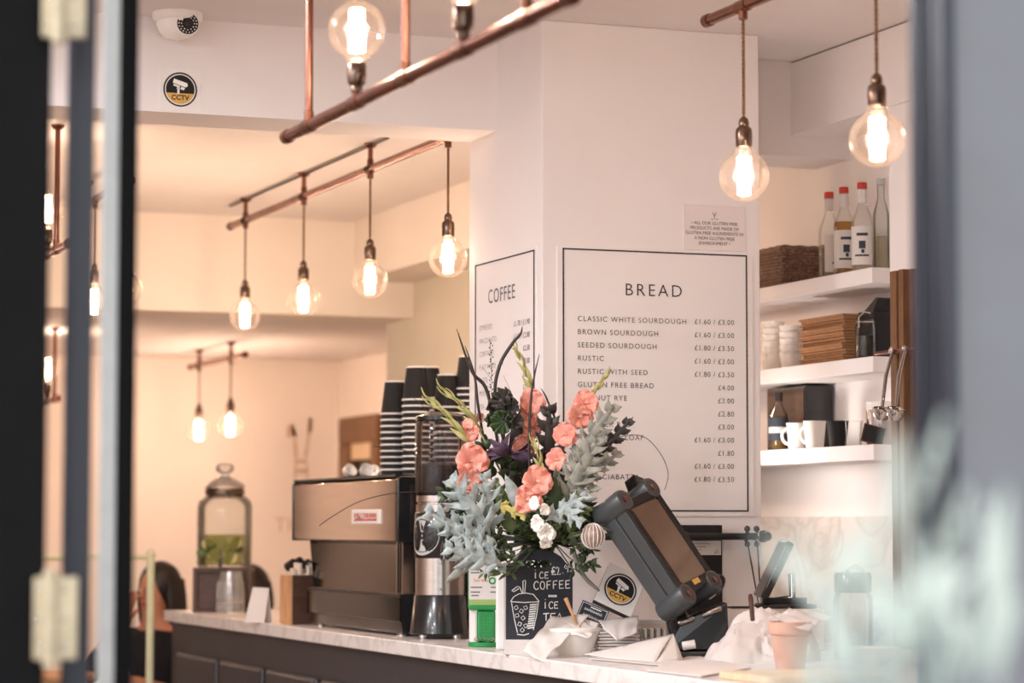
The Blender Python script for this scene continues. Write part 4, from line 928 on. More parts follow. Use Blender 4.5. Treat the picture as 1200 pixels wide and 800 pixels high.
# ------------------------------------------------------------------ bread bag, board, pot on the near end of the counter
def mound(name, label, cat, loc, hx, hy, lumps, mt, fold=.012, fr=11, rz=VR, seed=0, nu=44, nv=30):
    m_ = MB(); vs = []; 
    def fn(u, v):
        x, y = (u * 2 - 1), (v * 2 - 1)
        r = (abs(x) ** 2.6 + abs(y) ** 2.6) ** (1 / 2.6); edge = max(0.0, 1 - r ** 4)
        h = 0
        for (cx, cy, sx, sy, hh) in lumps: h = max(h, hh * math.exp(-((x - cx) / sx) ** 2 - ((y - cy) / sy) ** 2)) if hh < .03 else (h + hh * math.exp(-((x - cx) / sx) ** 2 - ((y - cy) / sy) ** 2))
        n1 = noise.noise(Vector((x * fr * .22 + seed, y * fr * .22, seed))); n2 = noise.noise(Vector((x * 2.2 + n1 * 2 + seed, y * 2.2, 3 + seed)))
        ridge = (1 - abs(n2) * 3) * fold
        z = h * (edge ** .55) + (ridge + n1 * fold * .8) * edge ** .5
        kx = 1 + .10 * n1 + .08 * math.sin(z * 18)
        return Vector((x * hx * kx, y * hy * kx, max(.001, z)))
    m_.grid(fn, nu, nv); k = len(m_.v)
    bv = [Vector((p.x, p.y, 0)) for p in m_.v]; m_.add(bv, [tuple(reversed([i for i in f])) for f in list(m_.f)], 0, None, True)
    # close the rim
    idx = lambda i, j: i * (nv + 1) + j
    rim_ = [idx(i, 0) for i in range(nu + 1)] + [idx(nu, j) for j in range(1, nv + 1)] + [idx(i, nv) for i in range(nu - 1, -1, -1)] + [idx(0, j) for j in range(nv - 1, 0, -1)]
    for a, b2 in zip(rim_, rim_[1:] + rim_[:1]): m_.f.append([b2, a, a + k, b2 + k]); m_.m.append(0); m_.sm.append(True)
    o = m_.obj(name, mt, None, loc=loc, rz=rz); return tag(o, label, cat)
q = on_top(893, 774); mound('bread_bag', 'crumpled white bread bag on the counter right of the till', 'bag', q, .152, .12, [(-.5, -.3, .45, .6, .060), (.3, 0, .6, .6, .105), (.75, .1, .3, .5, .04), (-.2, .25, .4, .5, .05)], 'bag', .017, 12, seed=2)
q = on_top(958, 752); mound('bread_bag', 'white bread bag lying behind the terracotta pot', 'bag', q, .13, .07, [(-.2, 0, .5, .6, .09), (.5, 0, .5, .6, .07), (-.7, 0, .3, .6, .06)], 'bag', .014, 12, seed=7, nu=34, nv=20)
a, b_ = on_z(833, 797, CT + .018), on_z(925, 806, CT + .018)
root = thing('bread_board', 'pale wooden bread board at the lower edge of the counter', 'board', (2.80, 5.46, CT), 0)
MB().prism(rr(.158, .14, .03), 0, .018, 0, Matrix.Translation((.02, 0, 0))).obj('board', 'pale_wood', root, bevel=.005)
q = on_top(926, 785); root = thing('terracotta_pot', 'terracotta flower pot on the counter stuffed with white paper', 'pot', q, VR)
MB().lathe([(0, 0), (.034, 0), (.036, .004), (.047, .088), (.0535, .09), (.0555, .116), (.054, .120), (.049, .120), (.046, .09), (.034, .01), (0, .01)], 40, 0, None, False).obj('pot_body', 'terracotta', root)
MB().lathe([(0, .095), (.045, .095), (.046, .1), (0, .1)], 24).obj('soil', 'walnut', root)
sheet('white_wrap', 'white wrapping paper bulging out of the terracotta pot', 'paper', [(902, 726, q.length * 0 + (q - CAM).dot(ray(600, 400)) - .03), (925, 712, (q - CAM).dot(ray(600, 400)) + .02), (975, 722, (q - CAM).dot(ray(600, 400)) + .03), (950, 738, (q - CAM).dot(ray(600, 400)) - .05)], .008, 8, seed=4, mt='bag')
q0 = at_d(882, 726, 6.72); q1 = at_d(879.5, 697, 6.78); tag(MB().tube([Vector(), (q1 - q0) * .9, q1 - q0], [.006, .0065, .005], 10).obj('wooden_stick', 'walnut', None, loc=q0), 'brown wooden stick poking up behind the bread bag', 'stick')

# things on the counter behind the blurred leaves
q = on_top(952, 742); root = thing('cash_drawer', 'low pale cash drawer carrying the tilted tablet', 'drawer', (3.50, 6.88, CT), VR)
MB().box((-.10, -.11, 0), (.10, .11, .118)).obj('case', 'white', root, bevel=.004); f_ = MB().box((-.095, -.116, .012), (.095, -.11, .105)).obj('drawer_front', 'white', root, bevel=.002)
MB().lathe([(.008, 0), (.008, .006)], 14, 0, Matrix.Translation((0, -.116, .06)) @ Matrix.Rotation(R(90), 4, 'X')).obj('lock', 'chrome', f_)
tb = Vector((3.50, 6.88, CT + .118)); root = thing('tablet_stand', 'dark tablet leaning on its stand behind the bread bag', 'tablet', tb, VR)
MB().prism(rr(.085, .075, .015), 0, .012, 0).box((-.07, -.02, .012), (.06, .02, .03)).obj('base', 'dark_steel', root, bevel=.002)
X = Matrix.Translation((-.075, 0, .03)) @ Matrix.Rotation(R(26), 4, 'Y')
MB().box((-.011, -.12, 0), (.011, .12, .18), 0, X).obj('tablet_case', 'dark_steel', root, bevel=.005); MB().box((.0112, -.11, .012), (.0125, .11, .168), 0, X).obj('screen', 'black_gloss', root)
MB().tube([(-.03, 0, .02), (.02, 0, .03), (.018, 0, .10)], .012, 10).obj('prop', 'chrome', root)
q = on_top(1000, 772); root = thing('storage_jar', 'tall glass jar with dark lid behind the silver leaves', 'jar', q, VR)
MB().lathe([(0, 0), (.05, 0), (.053, .006), (.053, .16), (.045, .182), (.043, .182), (.05, .158), (.05, .01), (0, .008)], 32, 0, None, False).obj('jar_glass', 'jar_glass', root)
MB().lathe([(.046, .178), (.05, .18), (.05, .225), (.046, .232), (0, .234)], 32).obj('lid', 'black_gloss', root)
MB().tube([(-.02, -.03, .236), (0, -.045, .25), (.025, -.03, .236)], .005, 8).obj('lid_clip', 'chrome', root)
q = on_top(1022, 778); root = thing('serving_bowl', 'shallow white bowl at the lower right behind the silver leaves', 'bowl', q, VR)
MB().lathe([(0, 0), (.035, 0), (.06, .02), (.072, .042), (.069, .043), (.057, .024), (.03, .008), (0, .007)], 36, 0, None, False).obj('bowl_body', 'ceramic', root); MB().lathe([(.0705, .040), (.0735, .042), (.0705, .045)], 36, 0, None, False).obj('rim', 'ceramic', root)
q = on_z(1055, 716, CT + .14); root = thing('card_box', 'small pale striped box at the foot of the gilt frame', 'box', (3.62, 6.55, CT), VR)
MB().box((-.03, -.02, 0), (.03, .02, .15)).obj('box', 'cyan_card', root, bevel=.002); MB().box((-.031, -.021, .13), (.031, .021, .152)).obj('lid', 'white', root, bevel=.002)
q = on_z(905, 706, CT + .13); root = thing('black_spatula', 'black spatula lying on the pale cash drawer beside the pillar', 'spatula', (3.44, 6.80, CT + .119), VR + .2)
MB().tube([(-.10, -.03, .006), (.02, -.03, .006)], .006, 8).obj('handle', 'black', root); MB().box((-.16, -.055, .002), (-.10, -.005, .008)).obj('blade', 'black', root, bevel=.002)

# ------------------------------------------------------------------ shelves and what stands on them
SX = 3.85; SH = (2.198, 1.928, 1.662)
for z, t in zip(SH, ('top white shelf with syrup bottles on the right wall', 'middle white shelf with brown card boxes on the right wall', 'lowest white shelf with mugs on the right wall')):
    root = tag(MB().box((-.1, -.86, -.048), (.0995, .86, 0)).obj('wall_shelf', 'paint', None, bevel=.002, loc=(3.95, 7.84, z)), t, 'shelf')
def sh(px, X, k): q = on_x(px, 300, X); return Vector((X, q.y, SH[k] + .001))
# basket
y0 = on_x(917, 320, 3.868).y; hgt = .122; bw, bl = .145, .30
root = thing('wicker_basket', 'dark brown wicker basket on the top shelf', 'basket', (3.868, y0, SH[0] + .001))
m_ = MB(); rows = 11
def rect(s):    # walk round the basket, s in 0..1
    per = 2 * (bw + bl); d = s * per
    if d < bw: return (d, 0, 0, -1)
    d -= bw
    if d < bl: return (bw, d, 1, 0)
    d -= bl
    if d < bw: return (bw - d, bl, 0, 1)
    return (0, bl - (d - bw), -1, 0)
for r_ in range(rows):
    pts = []
    N_ = 120
    for i in range(N_ + 1):
        x, y, nx, ny = rect((i / N_) % 1.0); w = .0035 * math.sin(i / N_ * 2 * math.pi * 30 + math.pi * r_); pts.append((x + nx * w, y + ny * w, .006 + r_ * .0108))
    m_.tube(pts, .0056, 6)
m_.obj('weave', 'wicker', root)
m_ = MB()
for i in range(60):
    x, y, nx, ny = rect(i / 60); m_.tube([(x, y, .002), (x, y, hgt - .004)], .0028, 5)
m_.obj('stakes', 'wicker', root)
m_ = MB(); m_.tube([(lambda q: (q[0], q[1], hgt + .0015 * math.sin(i * 1.1)))(rect((i / 96) % 1.0)) for i in range(97)], .0085, 8); m_.obj('rim', 'wicker', root)
MB().box((.004, .004, .002), (bw - .004, bl - .004, .01)).obj('bottom', 'wicker', root)
# syrup bottles
def bottle(px, X, liquid, fill, label, rot, cap):
    q = sh(px, X, 0); root = thing('syrup_bottle', label, 'bottle', q, rot, 'syrup bottles on the top shelf')
    MB().lathe([(0, 0), (.032, 0), (.0345, .004), (.0345, .155), (.031, .172), (.021, .196), (.0145, .214), (.0135, .255), (.0155, .258), (.0155, .264), (.0125, .266), (.011, .264), (.012, .214), (.03, .165), (.0325, .15), (.0325, .008), (0, .006)], 32, 0, None, False).obj('bottle_glass', 'glass', root)
    MB().lathe([(0, .007), (.0318, .007), (.0318, min(fill, .155)), (.0300, min(fill + .01, .172)), (0, min(fill + .01, .172))], 28).obj('syrup', liquid, root)
    MB().lathe([(.0155, .262), (.0155, .278), (.014, .281), (0, .281)], 20).obj('cap', cap, root)
    def band(r, z0, z1, a0, a1, n=14): return lambda u, v: Vector((r * math.cos(a0 + (a1 - a0) * u), r * math.sin(a0 + (a1 - a0) * u), z0 + (z1 - z0) * v))
    l_ = MB().grid(band(.0349, .022, .142, R(165), R(300)), 16, 1).obj('label', 'paper', root)
    m_ = MB().grid(band(.0351, .072, .096, R(228), R(262)), 6, 1).grid(band(.0351, .112, .121, R(215), R(275)), 6, 1).grid(band(.0351, .048, .054, R(205), R(280)), 6, 1).grid(band(.0351, .058, .07, R(240), R(256)), 4, 1); m_.obj('label_print', 'brown_label', l_)
    MB().grid(band(.0152, .216, .259, R(150), R(320)), 12, 1).obj('neck_label', 'paper', root)
bottle(972, 3.93, 'clear_liquid', .10, 'leftmost syrup bottle, clear with a red cap, beside the wicker basket', .9, 'red')
bottle(989.5, 3.915, 'brown_liquid', .16, 'middle syrup bottle with golden syrup on the top shelf', .15, 'red')
bottle(1011, 3.915, 'clear_liquid', .03, 'rightmost syrup bottle, nearly empty, at the end of the top shelf', -.1, 'red')
q = sh(1033, 4.005, 0); root = thing('tall_bottle', 'tall slim clear bottle by the wall at the end of the top shelf', 'bottle', q)
MB().lathe([(0, 0), (.024, 0), (.026, .004), (.026, .19), (.018, .22), (.012, .24), (.012, .29), (.010, .29), (.010, .24), (.024, .19), (.024, .006), (0, .006)], 24, 0, None, False).obj('bottle_glass', 'jar_glass', root); MB().lathe([(0, .007), (.0235, .007), (.0235, .12), (0, .12)], 24).obj('oil', 'clear_liquid', root); MB().lathe([(.0135, .283), (.0135, .303), (0, .304)], 16).obj('cap', 'alu', root)
# middle shelf
def mug(px, X, k, dz, label, group, r=.038, h=.052, handle=False, mt='ceramic', rz=0, cat='cup', name='ceramic_cup'):
    q = sh(px, X, k) + Vector((0, 0, dz)); root = thing(name, label, cat, q, rz, group)
    MB().lathe([(0, 0), (r * .72, 0), (r * .8, .004), (r, h), (r * .95, h), (r * .74, .008), (0, .006)], 28, 0, None, False).obj('cup_body', mt, root)
    MB().lathe([(r * .96, h - .001), (r * 1.02, h - .002), (r * 1.02, h + .002), (r * .96, h + .002)], 28, 0, None, False).obj('rim', mt, root)
    if handle: MB().tube(bez([(r * .9, 0, h * .8), (r * 1.9, 0, h * .85), (r * 1.8, 0, h * .2), (r * .8, 0, h * .2)], 8), .005, 8).obj('handle', mt, root)
    return root
for px, n, w in ((905, 6, 'left'), (926, 5, 'right')):
    for i in range(n): mug(px, 3.93, 1, i * .022, ('topmost white cup of the %s cup stack on the middle shelf' if i == n - 1 else 'white cup nested in the %s cup stack on the middle shelf') % w, 'white cups stacked on the middle shelf, ' + w)
y0 = on_x(988, 380, 3.872).y; y1 = on_x(938, 380, 3.872).y
M['kraft'] = mat('brown_card', (168, 122, 84), 0.8, vary=0.15, scale=20)
for i in range(8):
    root = thing('card_box', ['lowest flat brown card box in the stack on the middle shelf', None, None, None, None, None, None, 'topmost flat brown card box in the stack on the middle shelf'][i] or 'flat brown card box within the stack on the middle shelf', 'box', (3.875 + .005 * math.sin(i * 2.3), y0 + .004 * math.cos(i * 3), SH[1] + .003 + i * .0182), 0, 'brown card boxes stacked on the middle shelf')
    MB().box((0, 0, 0), (.10, y1 - y0, .0155)).obj('tray', 'kraft', root, bevel=.001); MB().box((-.006, -.005, .010), (.106, y1 - y0 + .005, .0165)).obj('lid', 'kraft', root, bevel=.001)
q = sh(1014, 3.90, 1); root = thing('clip_jar', 'glass clip top jar in front of the brown card boxes', 'jar', q)
MB().lathe([(0, 0), (.032, 0), (.034, .004), (.034, .098), (.028, .112), (.028, .122), (.026, .122), (.026, .11), (.032, .096), (.032, .008), (0, .006)], 28, 0, None, False).obj('jar_glass', 'jar_glass', root)
MB().lathe([(.029, .120), (.03, .124), (.026, .134), (0, .138)], 24).obj('lid', 'jar_glass', root); MB().lathe([(0, .007), (.0305, .007), (.0305, .07), (0, .075)], 24).obj('tea_leaves', 'beans', root)
MB().tube([(-.03, -.012, .095), (-.036, -.02, .125), (-.02, -.026, .142), (.0, -.03, .138)], .0022, 6).lathe([(.0295, .110), (.0305, .112), (.0295, .114)], 24, 0, None, False).obj('wire_clip', 'chrome', root)
root = thing('black_box', 'black box with raised flap behind the clip top jar', 'box', (3.925, on_x(1032, 380, 3.95).y, SH[1] + .001))
MB().box((0, 0, 0), (.11, .10, .15)).obj('case', 'black', root, bevel=.003); MB().add([(0, 0, .15), (.11, 0, .15), (.11, .06, .15), (0, .06, .15), (.01, -.01, .185), (.10, -.01, .185), (.1, 0, .19), (.01, 0, .19)], [(0, 1, 5, 4), (1, 2, 6, 5), (2, 3, 7, 6), (3, 0, 4, 7), (4, 5, 6, 7), (3, 2, 1, 0)], 0, None, False).obj('flap', 'black', root)
mug(953, 3.905, 1, 0, 'small white dish with a yellow edge in front of the card boxes', 'small dishes on the middle shelf', .019, .02, name='ramekin', cat='dish')
mug(986, 3.905, 1, 0, 'small white dish at the right front of the middle shelf', 'small dishes on the middle shelf', .018, .024, name='ramekin', cat='dish')
# lowest shelf
root = thing('dark_box', 'large dark glossy box at the left of the lowest shelf', 'box', (3.94, on_x(944, 480, 3.94).y, SH[2] + .001))
MB().box((0, 0, 0), (.10, .28, .21)).obj('case', 'black_gloss', root, bevel=.004); MB().box((-.002, .01, .01), (0, .27, .20)).obj('front_panel', 'walnut', root)
q = sh(911, 3.885, 2); root = thing('spirit_bottle', 'bottle with dark blue label beside the white mugs', 'bottle', q, .3)
MB().lathe([(0, 0), (.030, 0), (.0325, .004), (.0325, .115), (.024, .135), (.0125, .15), (.0125, .18), (.0105, .18), (.0105, .15), (.03, .112), (.03, .006), (0, .006)], 28, 0, None, False).obj('bottle_glass', 'jar_glass', root); MB().lathe([(0, .007), (.0295, .007), (.0295, .11), (0, .112)], 24).obj('liquid', 'brown_liquid', root)
l_ = MB().lathe([(.0329, .03), (.0329, .105)], 28, 0, None, False).obj('label', 'brown_label', root); MB().lathe([(.0331, .055), (.0331, .075)], 28, 0, None, False).obj('label_band', 'alu', l_); MB().lathe([(.0138, .16), (.0138, .188), (0, .189)], 16).obj('cap', 'dark_steel', root)
mug(932, 3.89, 2, 0, 'white mug next to the blue labelled bottle', 'white mugs on the lowest shelf', .033, .082, True, rz=2.2, cat='mug', name='mug')
mug(953, 3.89, 2, 0, 'white mug next to the black paper cup', 'white mugs on the lowest shelf', .036, .084, True, rz=2.0, cat='mug', name='mug')
q = sh(980, 3.89, 2); root = thing('paper_cup', 'black paper cup standing upright on the lowest shelf', 'paper cup', q)
MB().lathe([(0, .004), (.025, .004), (.025, 0), (.026, 0), (.034, .078), (.032, .078), (.024, .01), (0, .01)], 28, 0, None, False).obj('cup_wall', 'black_matte', root); MB().lathe([(.033, .077), (.0355, .079), (.033, .081)], 28, 0, None, False).obj('rim', 'black', root)
q = sh(998, 3.92, 2); root = thing('water_glass', 'clear drinking glass between the black cup and the framed card', 'glass', q); MB().lathe([(0, 0), (.026, 0), (.032, .08), (.0305, .08), (.025, .006), (0, .006)], 28, 0, None, False).obj('glass_body', 'glass', root); MB().lathe([(.0305, .079), (.0325, .080), (.0305, .081)], 28, 0, None, False).obj('rim', 'glass', root)
q = sh(1019, 3.875, 2); root = thing('framed_card', 'small black card in a light frame leaning on the lowest shelf', 'card', q, VR)
X = Matrix.Rotation(R(-24), 4, 'X') @ Matrix.Rotation(R(14), 4, 'Z') @ Matrix.Rotation(R(0), 4, 'Y'); X = Matrix.Translation((0, 0, .003)) @ Matrix.Rotation(R(16), 4, 'Y') @ Matrix.Rotation(R(-24), 4, 'X')
MB().box((-.034, -.002, 0), (.034, .003, .062), 0, X).obj('frame', 'copper_dark', root, bevel=.001); MB().box((-.030, -.003, .004), (.030, -.0018, .058), 0, X).obj('card', 'black_matte', root); MB().tube([X @ Vector((0, .003, .05)), Vector((0, .05, .002))], .003, 8).obj('prop', 'black', root)
q = sh(1031, 3.985, 2); root = thing('steel_canister', 'steel canister with white lid at the end of the lowest shelf', 'canister', q); MB().lathe([(0, 0), (.045, 0), (.046, .003), (.046, .115), (0, .115)], 32).obj('can', 'steel', root); MB().lathe([(.0475, .112), (.0475, .135), (.044, .138), (0, .138)], 32).obj('lid', 'white', root)

# gilt frame and hanging ladles on the column
FX = 3.84; p0 = on_x(1040.5, 318, FX - .05); zt = p0.z; yl = p0.y; root = thing('gilt_frame', 'tall mirror in a brown gilt moulded frame on the right column', 'mirror', (FX, yl, zt - .62))
H_ = .62
def stile_y(ya, yb, z0, z1, name):
    d = -1 if yb < ya else 1; w = abs(yb - ya); m_ = MB()
    for a0, a1, dep in ((0, .22, .045), (.22, .34, .036), (.34, .5, .050), (.5, .62, .030), (.62, .84, .022), (.84, 1, .012)): m_.box((-dep, min(ya + d * w * a0, ya + d * w * a1), z0), (0, max(ya + d * w * a0, ya + d * w * a1), z1))
    return m_.obj(name, 'gilt', root, bevel=.003)
stile_y(0, -.17, -H_, H_, 'stile'); stile_y(-.95, -.78, -H_, H_, 'stile')
m_ = MB()
for a0, a1, dep in ((0, .22, .045), (.22, .34, .036), (.34, .5, .050), (.5, .62, .030), (.62, .84, .022), (.84, 1, .012)):
    m_.box((-dep, -.779, H_ - .17 * a1), (0, -.171, H_ - .17 * a0)); m_.box((-dep, -.779, -H_ + .17 * a0), (0, -.171, -H_ + .17 * a1))
m_.obj('rail', 'gilt', root, bevel=.002)
MB().box((-.008, -.80, -H_ + .15), (-.002, -.15, H_ - .15)).obj('mirror_glass', 'chrome', root)
HX = FX - .085; a = on_x(1031, 419, HX); b_ = on_x(1066, 404, HX); zm = (a.z + b_.z) / 2
root = thing('ladle_rail', 'short copper hanging rail across the edge of the gilt frame', 'rail', (HX, a.y, zm)); MB().tube([(0, .02, 0), (0, b_.y - a.y - .15, 0)], .006, 12).obj('rod', 'copper', root)
for y in (-.03, b_.y - a.y - .1): MB().tube([(0, y, 0), (.035, y, 0)], .005, 10).obj('bracket', 'copper_dark', root)
for k, (px, pe, ye, lab) in enumerate(((1049, 1034, 476, 'silver ladle hanging left on the copper rail by the gilt frame'), (1064, 1050, 476, 'silver ladle hanging right on the copper rail by the gilt frame'))):
    y_ = on_x(px, 410, HX).y; e = on_x(pe, ye, HX - .02) ; o0 = Vector((HX, y_, zm)); root = thing('ladle', lab, 'ladle', o0, 0, 'silver ladles by the gilt frame'); e = e - o0
    MB().tube([(-.006, 0, .008), (-.009, 0, .0), (-.006, 0, -.008)], .003, 8).sphere((-.011, 0, .004), .009).obj('hook', 'chrome', root)
    MB().tube([Vector((-.01, 0, -.004)), e * .45 + Vector((-.012, 0, 0)), e], [.004, .006, .005], 8).obj('handle', 'steel', root)
    MB().lathe([(0, -.03), (.018, -.026), (.026, -.012), (.028, .004), (.026, .004), (.016, -.022), (0, -.026)], 24, 0, Matrix.Translation(e + Vector((-.0, 0, -.012))) @ Matrix.Rotation(R(15), 4, 'X'), False).lathe([(.026, .002), (.030, .004), (.026, .007)], 24, 0, Matrix.Translation(e + Vector((0, 0, -.012))) @ Matrix.Rotation(R(15), 4, 'X'), False).obj('bowl', 'chrome', root)

# ------------------------------------------------------------------ far room: mirror, stencil
ya, yb = on_x(405, 500, 4.43).y, on_x(449, 500, 4.43).y; zt = on_x(405, 490, 4.43).z
root = thing('brown_mirror', 'brown wooden framed mirror on the far wall behind the coffee machine', 'mirror', (4.436, (ya + yb) / 2, zt - .4)); h2 = (ya - yb) / 2
m_ = MB(); fw_ = .20
m_.box((-.05, -h2, .4 - .15), (0, h2, .4)); m_.box((-.05, -h2, -.4), (0, h2, -.28)); m_.box((-.05, h2 - fw_, -.28), (0, h2, .25)); m_.box((-.05, -h2, -.28), (0, -h2 + .1, .25)); m_.obj('frame', 'gilt', root, bevel=.01)
m_ = MB(); m_.box((-.035, -h2 + .09, .16), (0, h2 - fw_ + .01, .26)); m_.obj('inner_moulding', 'pale_wood', root); MB().box((-.012, -h2 + .1, -.28), (-.004, h2 - fw_, .17)).obj('mirror_glass', 'black_gloss', root)
WY = 14.318; o0 = on_y(353, 540, WY); root = thing('wall_stencil', 'faint brown wall stencil of two stalks in a jar on the far wall', 'stencil', o0); m_ = MB()
def wv(px, py): q = on_y(px, py, WY) - o0; return Vector((q.x, 0, q.z))
for pts, r_ in (([(347, 536), (345, 510), (342, 496)], .012), ([(358, 536), (362, 510), (364, 490)], .010), ([(342, 512), (341, 498)], .03), ([(363, 505), (365, 490)], .016)):
    q = [wv(*p) for p in pts]
    for a, b2 in zip(q, q[1:]): d = (b2 - a).normalized(); n_ = Vector((d.z, 0, -d.x)) * r_ ; m_.add([a - n_, a + n_, b2 + n_ * .7, b2 - n_ * .7], [(0, 1, 2, 3)], 0, None, False)
for (xa_, xb_, ya_, yb_) in ((345, 360, 538, 543), (345, 361, 549, 554), (345, 347, 543, 575), (359, 361, 543, 575)): m_.add([wv(xa_, yb_), wv(xb_, yb_), wv(xb_, ya_), wv(xa_, ya_)], [(0, 1, 2, 3)], 0, None, False)
m_.obj('jar_drawing', 'stencil', root)
t = MB(); q = wv(322, 622); t.text('THE', .11, face_y(q.x, 0, q.z), track=1.1); t.obj('lettering', 'stencil', root)
# ------------------------------------------------------------------ people at the far end
def skin_obj(name, joints, edges, mt, parent, sub=2):
    me = bpy.data.meshes.new(name); me.from_pydata([tuple(j[0]) for j in joints], edges, []); me.materials.append(M[mt])
    o = bpy.data.objects.new(name, me); COL.objects.link(o); o.parent = parent
    o.modifiers.new('skin', 'SKIN'); lay = me.skin_vertices[0] if me.skin_vertices else None
    if lay is None:
        bm = bmesh.new(); bm.from_mesh(me); bm.verts.layers.skin.verify(); bm.to_mesh(me); bm.free(); lay = me.skin_vertices[0]
    for k, j in enumerate(joints):
        r = j[1]; lay.data[k].radius = r if isinstance(r, tuple) else (r, r)
    lay.data[0].use_root = True
    o.modifiers['skin'].use_smooth_shade = True
    q = o.modifiers.new('sub', 'SUBSURF'); q.levels = sub; q.render_levels = sub
    return o
def person(label, loc, rz, hand_up):
    root = thing('person', label, 'person', loc, rz)
    J = []; E = []
    def add(p, r, link=None):
        J.append((p, r)); k = len(J) - 1
        if link is not None: E.append((link, k))
        return k
    pel = add((0, 0, .08), (.15, .11)); wa = add((0, -.01, .24), (.125, .095), pel); ch = add((0, -.02, .42), (.145, .10), wa); ne = add((0, -.02, .535), .052, ch)
    jw = add((0, -.035, .615), (.058, .066), ne); hm = add((0, -.025, .675), (.072, .085), jw); cr = add((0, -.015, .75), (.062, .075), hm); add((0, -.012, .785), .03, cr)
    def hand(w, d, curl):
        d = Vector(d).normalized(); s = d.cross(Vector((0, 1, 0))).normalized(); p = add(tuple(Vector(w[1]) + d * .05), (.036, .02), w[0])
        base = Vector(J[p][0])
        for k, (o, l) in enumerate(((-.028, .065), (-.009, .075), (.010, .072), (.028, .056))):
            a = add(tuple(base + s * o + d * .035), .0095, p); b = add(tuple(base + s * o * 1.1 + d * (.035 + l * .55) + Vector(curl) * .012), .0088, a); add(tuple(base + s * o * 1.1 + d * (.03 + l * .95) + Vector(curl) * .034), .0075, b)
        a = add(tuple(base + s * -.045 - d * .01), .011, p); add(tuple(base + s * -.06 + d * .03 + Vector(curl) * .012), .009, a)
    arms = []
    for sx in (-1, 1):
        sh_ = add((sx * .175, -.01, .455), .058, ch)
        if sx < 0 and hand_up:
            el = add((sx * .20, -.26, .30), .043, sh_); wr_ = add((sx * .085, -.15, .545), .028, el); hand((wr_, (sx * .085, -.15, .545)), (.25, .1, 1), (.3, .6, -.3))
        else:
            el = add((sx * .24, -.10, .22), .043, sh_); wr_ = add((sx * .12, -.30, .30), .029, el); hand((wr_, (sx * .12, -.30, .30)), (-sx * .6, -1, 0), (0, 0, -1))
        arms.append((sh_, el, wr_))
    for sx in (-1, 1):
        hp = add((sx * .09, -.02, .06), .095, pel); kn = add((sx * .11, -.42, .08), .062, hp); an = add((sx * .11, -.40, -.36), .038, kn); add((sx * .115, -.53, -.405), (.035, .028), an)
    skin_obj('body', J, E, 'skin', root)
    # clothes follow the body
    c = []; ce = []; mp = {}
    def ca(k, extra, link=None, p=None):
        r = J[k][1]; r = (r[0] + extra, r[1] + extra) if isinstance(r, tuple) else r + extra
        c.append((p or J[k][0], r)); 
        if link is not None: ce.append((link, len(c) - 1))
        return len(c) - 1
    a = ca(pel, .014); b = ca(wa, .014, a); d = ca(ch, .014, b); ca(ne, .016, d, (0, -.02, .49))
    for s_, e_, w_ in arms:
        q = ca(s_, .012, d); q2 = ca(e_, .012, q); pw = Vector(J[e_][0]).lerp(Vector(J[w_][0]), .55); ca(w_, .014, q2, tuple(pw))
    skin_obj('black_top', c, ce, 'black_cloth', root)
    t_ = [(J[pel][0], (.155, .118))]; te = []
    n0 = len(J)
    for sx, off in ((-1, 0), (1, 4)):
        hp = n0 - 8 + off
        t_.append((J[hp][0], .105)); te.append((0, len(t_) - 1)); t_.append((J[hp + 1][0], .072)); te.append((len(t_) - 2, len(t_) - 1)); p = Vector(J[hp + 1][0]).lerp(Vector(J[hp + 2][0]), .9); t_.append((tuple(p), .05)); te.append((len(t_) - 2, len(t_) - 1))
    skin_obj('trousers', t_, te, 'black_cloth', root)
    for sx in (-1, 1):
        h = MB().sphere((sx * .028, -.100, .685), (.011, .007, .006), n=12, k=8).obj('eye', 'chalk', root); MB().sphere((sx * .028, -.106, .685), (.0055, .003, .0055), n=10, k=6).obj('pupil', 'hair', h)
    MB().tube([(0, -.104, .695), (0, -.118, .662), (0, -.106, .652)], [.008, .013, .008], 10).obj('nose', 'skin', root); MB().sphere((0, -.098, .625), (.024, .008, .007), n=14, k=8).obj('mouth', 'red', root)
    hb = MB(); hb.sphere((0, .012, .705), (.094, .098, .108), n=28, k=16)
    for k in range(22):
        a = R(-25 + 230 * k / 21); x, y = .085 * math.cos(a), .02 + .08 * math.sin(a)
        hb.tube(spline([(x * .9, y, .73), (x * 1.08, y * 1.05, .64), (x * 1.15 + .01 * math.sin(k), y + .01, .53), (x * 1.2, y - .01 + .008 * math.cos(k * 2), .44)], 4), [.022] * 4 + [.021] * 4 + [.016] * 4 + [.006], 8)
    hb.obj('hair', 'hair', root)
    return root
hd = at_d(186, 692, 11.55); person('seated woman in a black top resting her chin on one hand', (hd.x, hd.y, hd.z - .68), VR - .55, True)
h2_ = at_d(294, 692, 11.9); person('person with long dark hair seated behind the drink dispenser', (h2_.x, h2_.y, h2_.z - .69), VR + 2.9, False)
def stool(label, x, y, z):
    root = thing('wooden_stool', label, 'stool', (x, y, 0))
    MB().lathe([(0, z - .03), (.17, z - .03), (.18, z - .02), (.18, z - .006), (.17, z), (0, z)], 32).obj('seat', 'walnut', root)
    for k in range(4):
        a = math.pi / 4 + k * math.pi / 2; MB().tube([(.12 * math.cos(a), .12 * math.sin(a), z - .03), (.19 * math.cos(a), .19 * math.sin(a), 0)], [.017, .013], 10).obj('leg', 'walnut', root)
    MB().tube([(.155 * math.cos(q), .155 * math.sin(q), z * .45) for q in [2 * math.pi * i / 24 for i in range(25)]], .009, 8).obj('foot_ring', 'walnut', root)
stool('dark wooden stool under the woman in the black top', hd.x, hd.y, hd.z - .68 - .03)
stool('dark wooden stool under the person behind the drink dispenser', h2_.x, h2_.y, h2_.z - .69 - .03)
